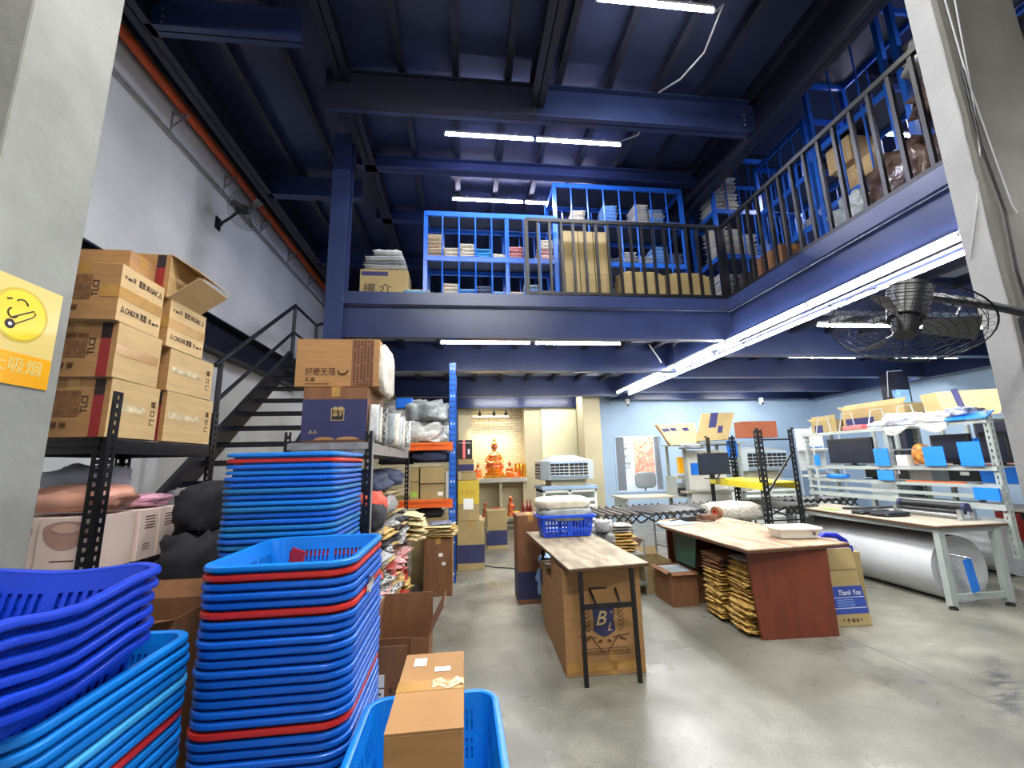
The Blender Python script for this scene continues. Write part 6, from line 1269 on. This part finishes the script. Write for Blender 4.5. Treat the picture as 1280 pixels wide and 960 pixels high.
stackrow('on the far right shelving, middle level', 4.55, .24, 4.78, 4.502, [(6, Cr, 'cream'), (8, Wt, 'white'), (5, Wt, 'white'), (0, Wt, 'white')], axis='y')
# cartons and wrapped goods on the mezzanine floor
c = carton('wide tan carton under white packets at the left end of the mezzanine', -1.36, -.74, 5.42, 5.80, ZM, 4.13, 'board_grey', 'x'); text('繊 介', .13, (-1.13, 5.4195, 3.86), (1, 0, 0), (0, 0, 1), 'ink', c, width=.36); MB().box(-1.34, -1.0, 5.4185, 5.42, 4.04, 4.10).build('navy_print', 'ink_navy', c)
pile('white clear-wrapped packet on the wide carton at the mezzanine left end', -1.05, 5.60, 4.135, .52, .34, 5, .045, [Wt, Gy], 'white packets on the wide mezzanine carton', jit=.02, meshes=CRUSH)
packet('white_packet', 'uppermost white packet above the wide mezzanine carton', 'packet', None, (-1.03, 5.6, 4.37), (.38, .3, .09), Wt, (0, 0, .05), CRUSH)
pile('sky blue packet beside the wide mezzanine carton', -.62, 5.38, ZM, .34, .14, 4, .035, [Sk, Cr], 'sky blue packets beside the wide carton')
for k, (x0, x1, z1) in enumerate(((1.42, 1.63, 4.80), (1.64, 1.85, 4.80), (1.86, 2.07, 4.80))): carton('tall tan carton standing behind the railing, %s of three' % ('left', 'middle', 'right')[k], x0, x1, 5.42, 5.68, 4.14, z1, 'board_grey', 'x'); carton('short tan carton under the %s tall carton behind the railing' % ('left', 'middle', 'right')[k], x0, x1, 5.41, 5.69, ZM, 4.135, 'board_grey', 'x')
for k, (x0, x1) in enumerate(((2.22, 2.86), (2.90, 3.54))):
    c = carton('plump tan carton low behind the front railing, %s one' % ('left', 'right')[k], x0, x1, 5.38, 5.68, ZM, 4.14, 'board_grey', 'x', lid=False); blob(((x0 + x1) / 2, 5.53, 4.14), ((x1 - x0) / 2, .15, .06), 5 + k, p=.5, amp=.06).build('bulging_top', 'board_grey', c, smooth=2)
carton('brown carton behind the right-hand railing near the corner', 4.02, 4.40, 4.55, 5.10, ZM, 4.22, 'board_brown', 'y'); bag('black_bag', 'black bag slumped at the mezzanine railing corner', 'bag', (4.0, 5.22, 3.90), (.14, .14, .20), 'cloth_black', 130, amp=.2)
for i, (y, z, r, m) in enumerate(((3.05, 4.02, (.20, .30, .32), 'clear_brown'), (2.45, 4.05, (.22, .30, .36), 'clear_brown'), (3.60, 3.95, (.17, .22, .26), 'poly_grey'), (2.5, 4.55, (.22, .35, .22), 'clear_brown'), (2.55, 5.0, (.2, .3, .2), 'poly_black'))):
    bag('wrapped_goods', ('brown goods in shiny film behind the right railing', 'brown goods in shiny film nearest the right pillar', 'grey film-wrapped goods behind the right railing', 'upper brown film bundle nearest the right pillar', 'dark film bundle high by the right pillar')[i], 'bundle', (4.12, y, z), r, m, 140 + i, amp=.25, n=28, k=18)
for i, (y, z) in enumerate(((3.85, 4.55), (4.05, 4.95), (3.1, 5.36), (2.6, 5.5))): carton(('pale carton on the middle shelf behind the right railing', 'pale carton above it behind the right railing', 'pale carton on the top level behind the right railing', 'pale carton at the top right beside the pillar')[i], 4.52, 4.92, y - .16, y + .16, z + .003, z + .32, 'board_pale', 'x')
# upper level tube lights over the right shelving: they mirror in the film
for i, y in enumerate((2.6, 4.4)): tube_light('tube light above the right-hand shelving, %s one' % ('near', 'far')[i], (5.15, y + .15, 5.95), (6.35, y + .15, 5.95), 'roof', 'led_blue')
hm = MB()
for y in (2.75, 4.55):
    for x in (5.4, 6.1): hm.cyl((x, y, 5.95), (x, y, 7.2), .006, 5)
struct('light_hanger', hm, 'galv')
for _o in (BA, BR_):
    for _c in list(_o.children): bpy.data.objects.remove(_c)
    bpy.data.objects.remove(_o)
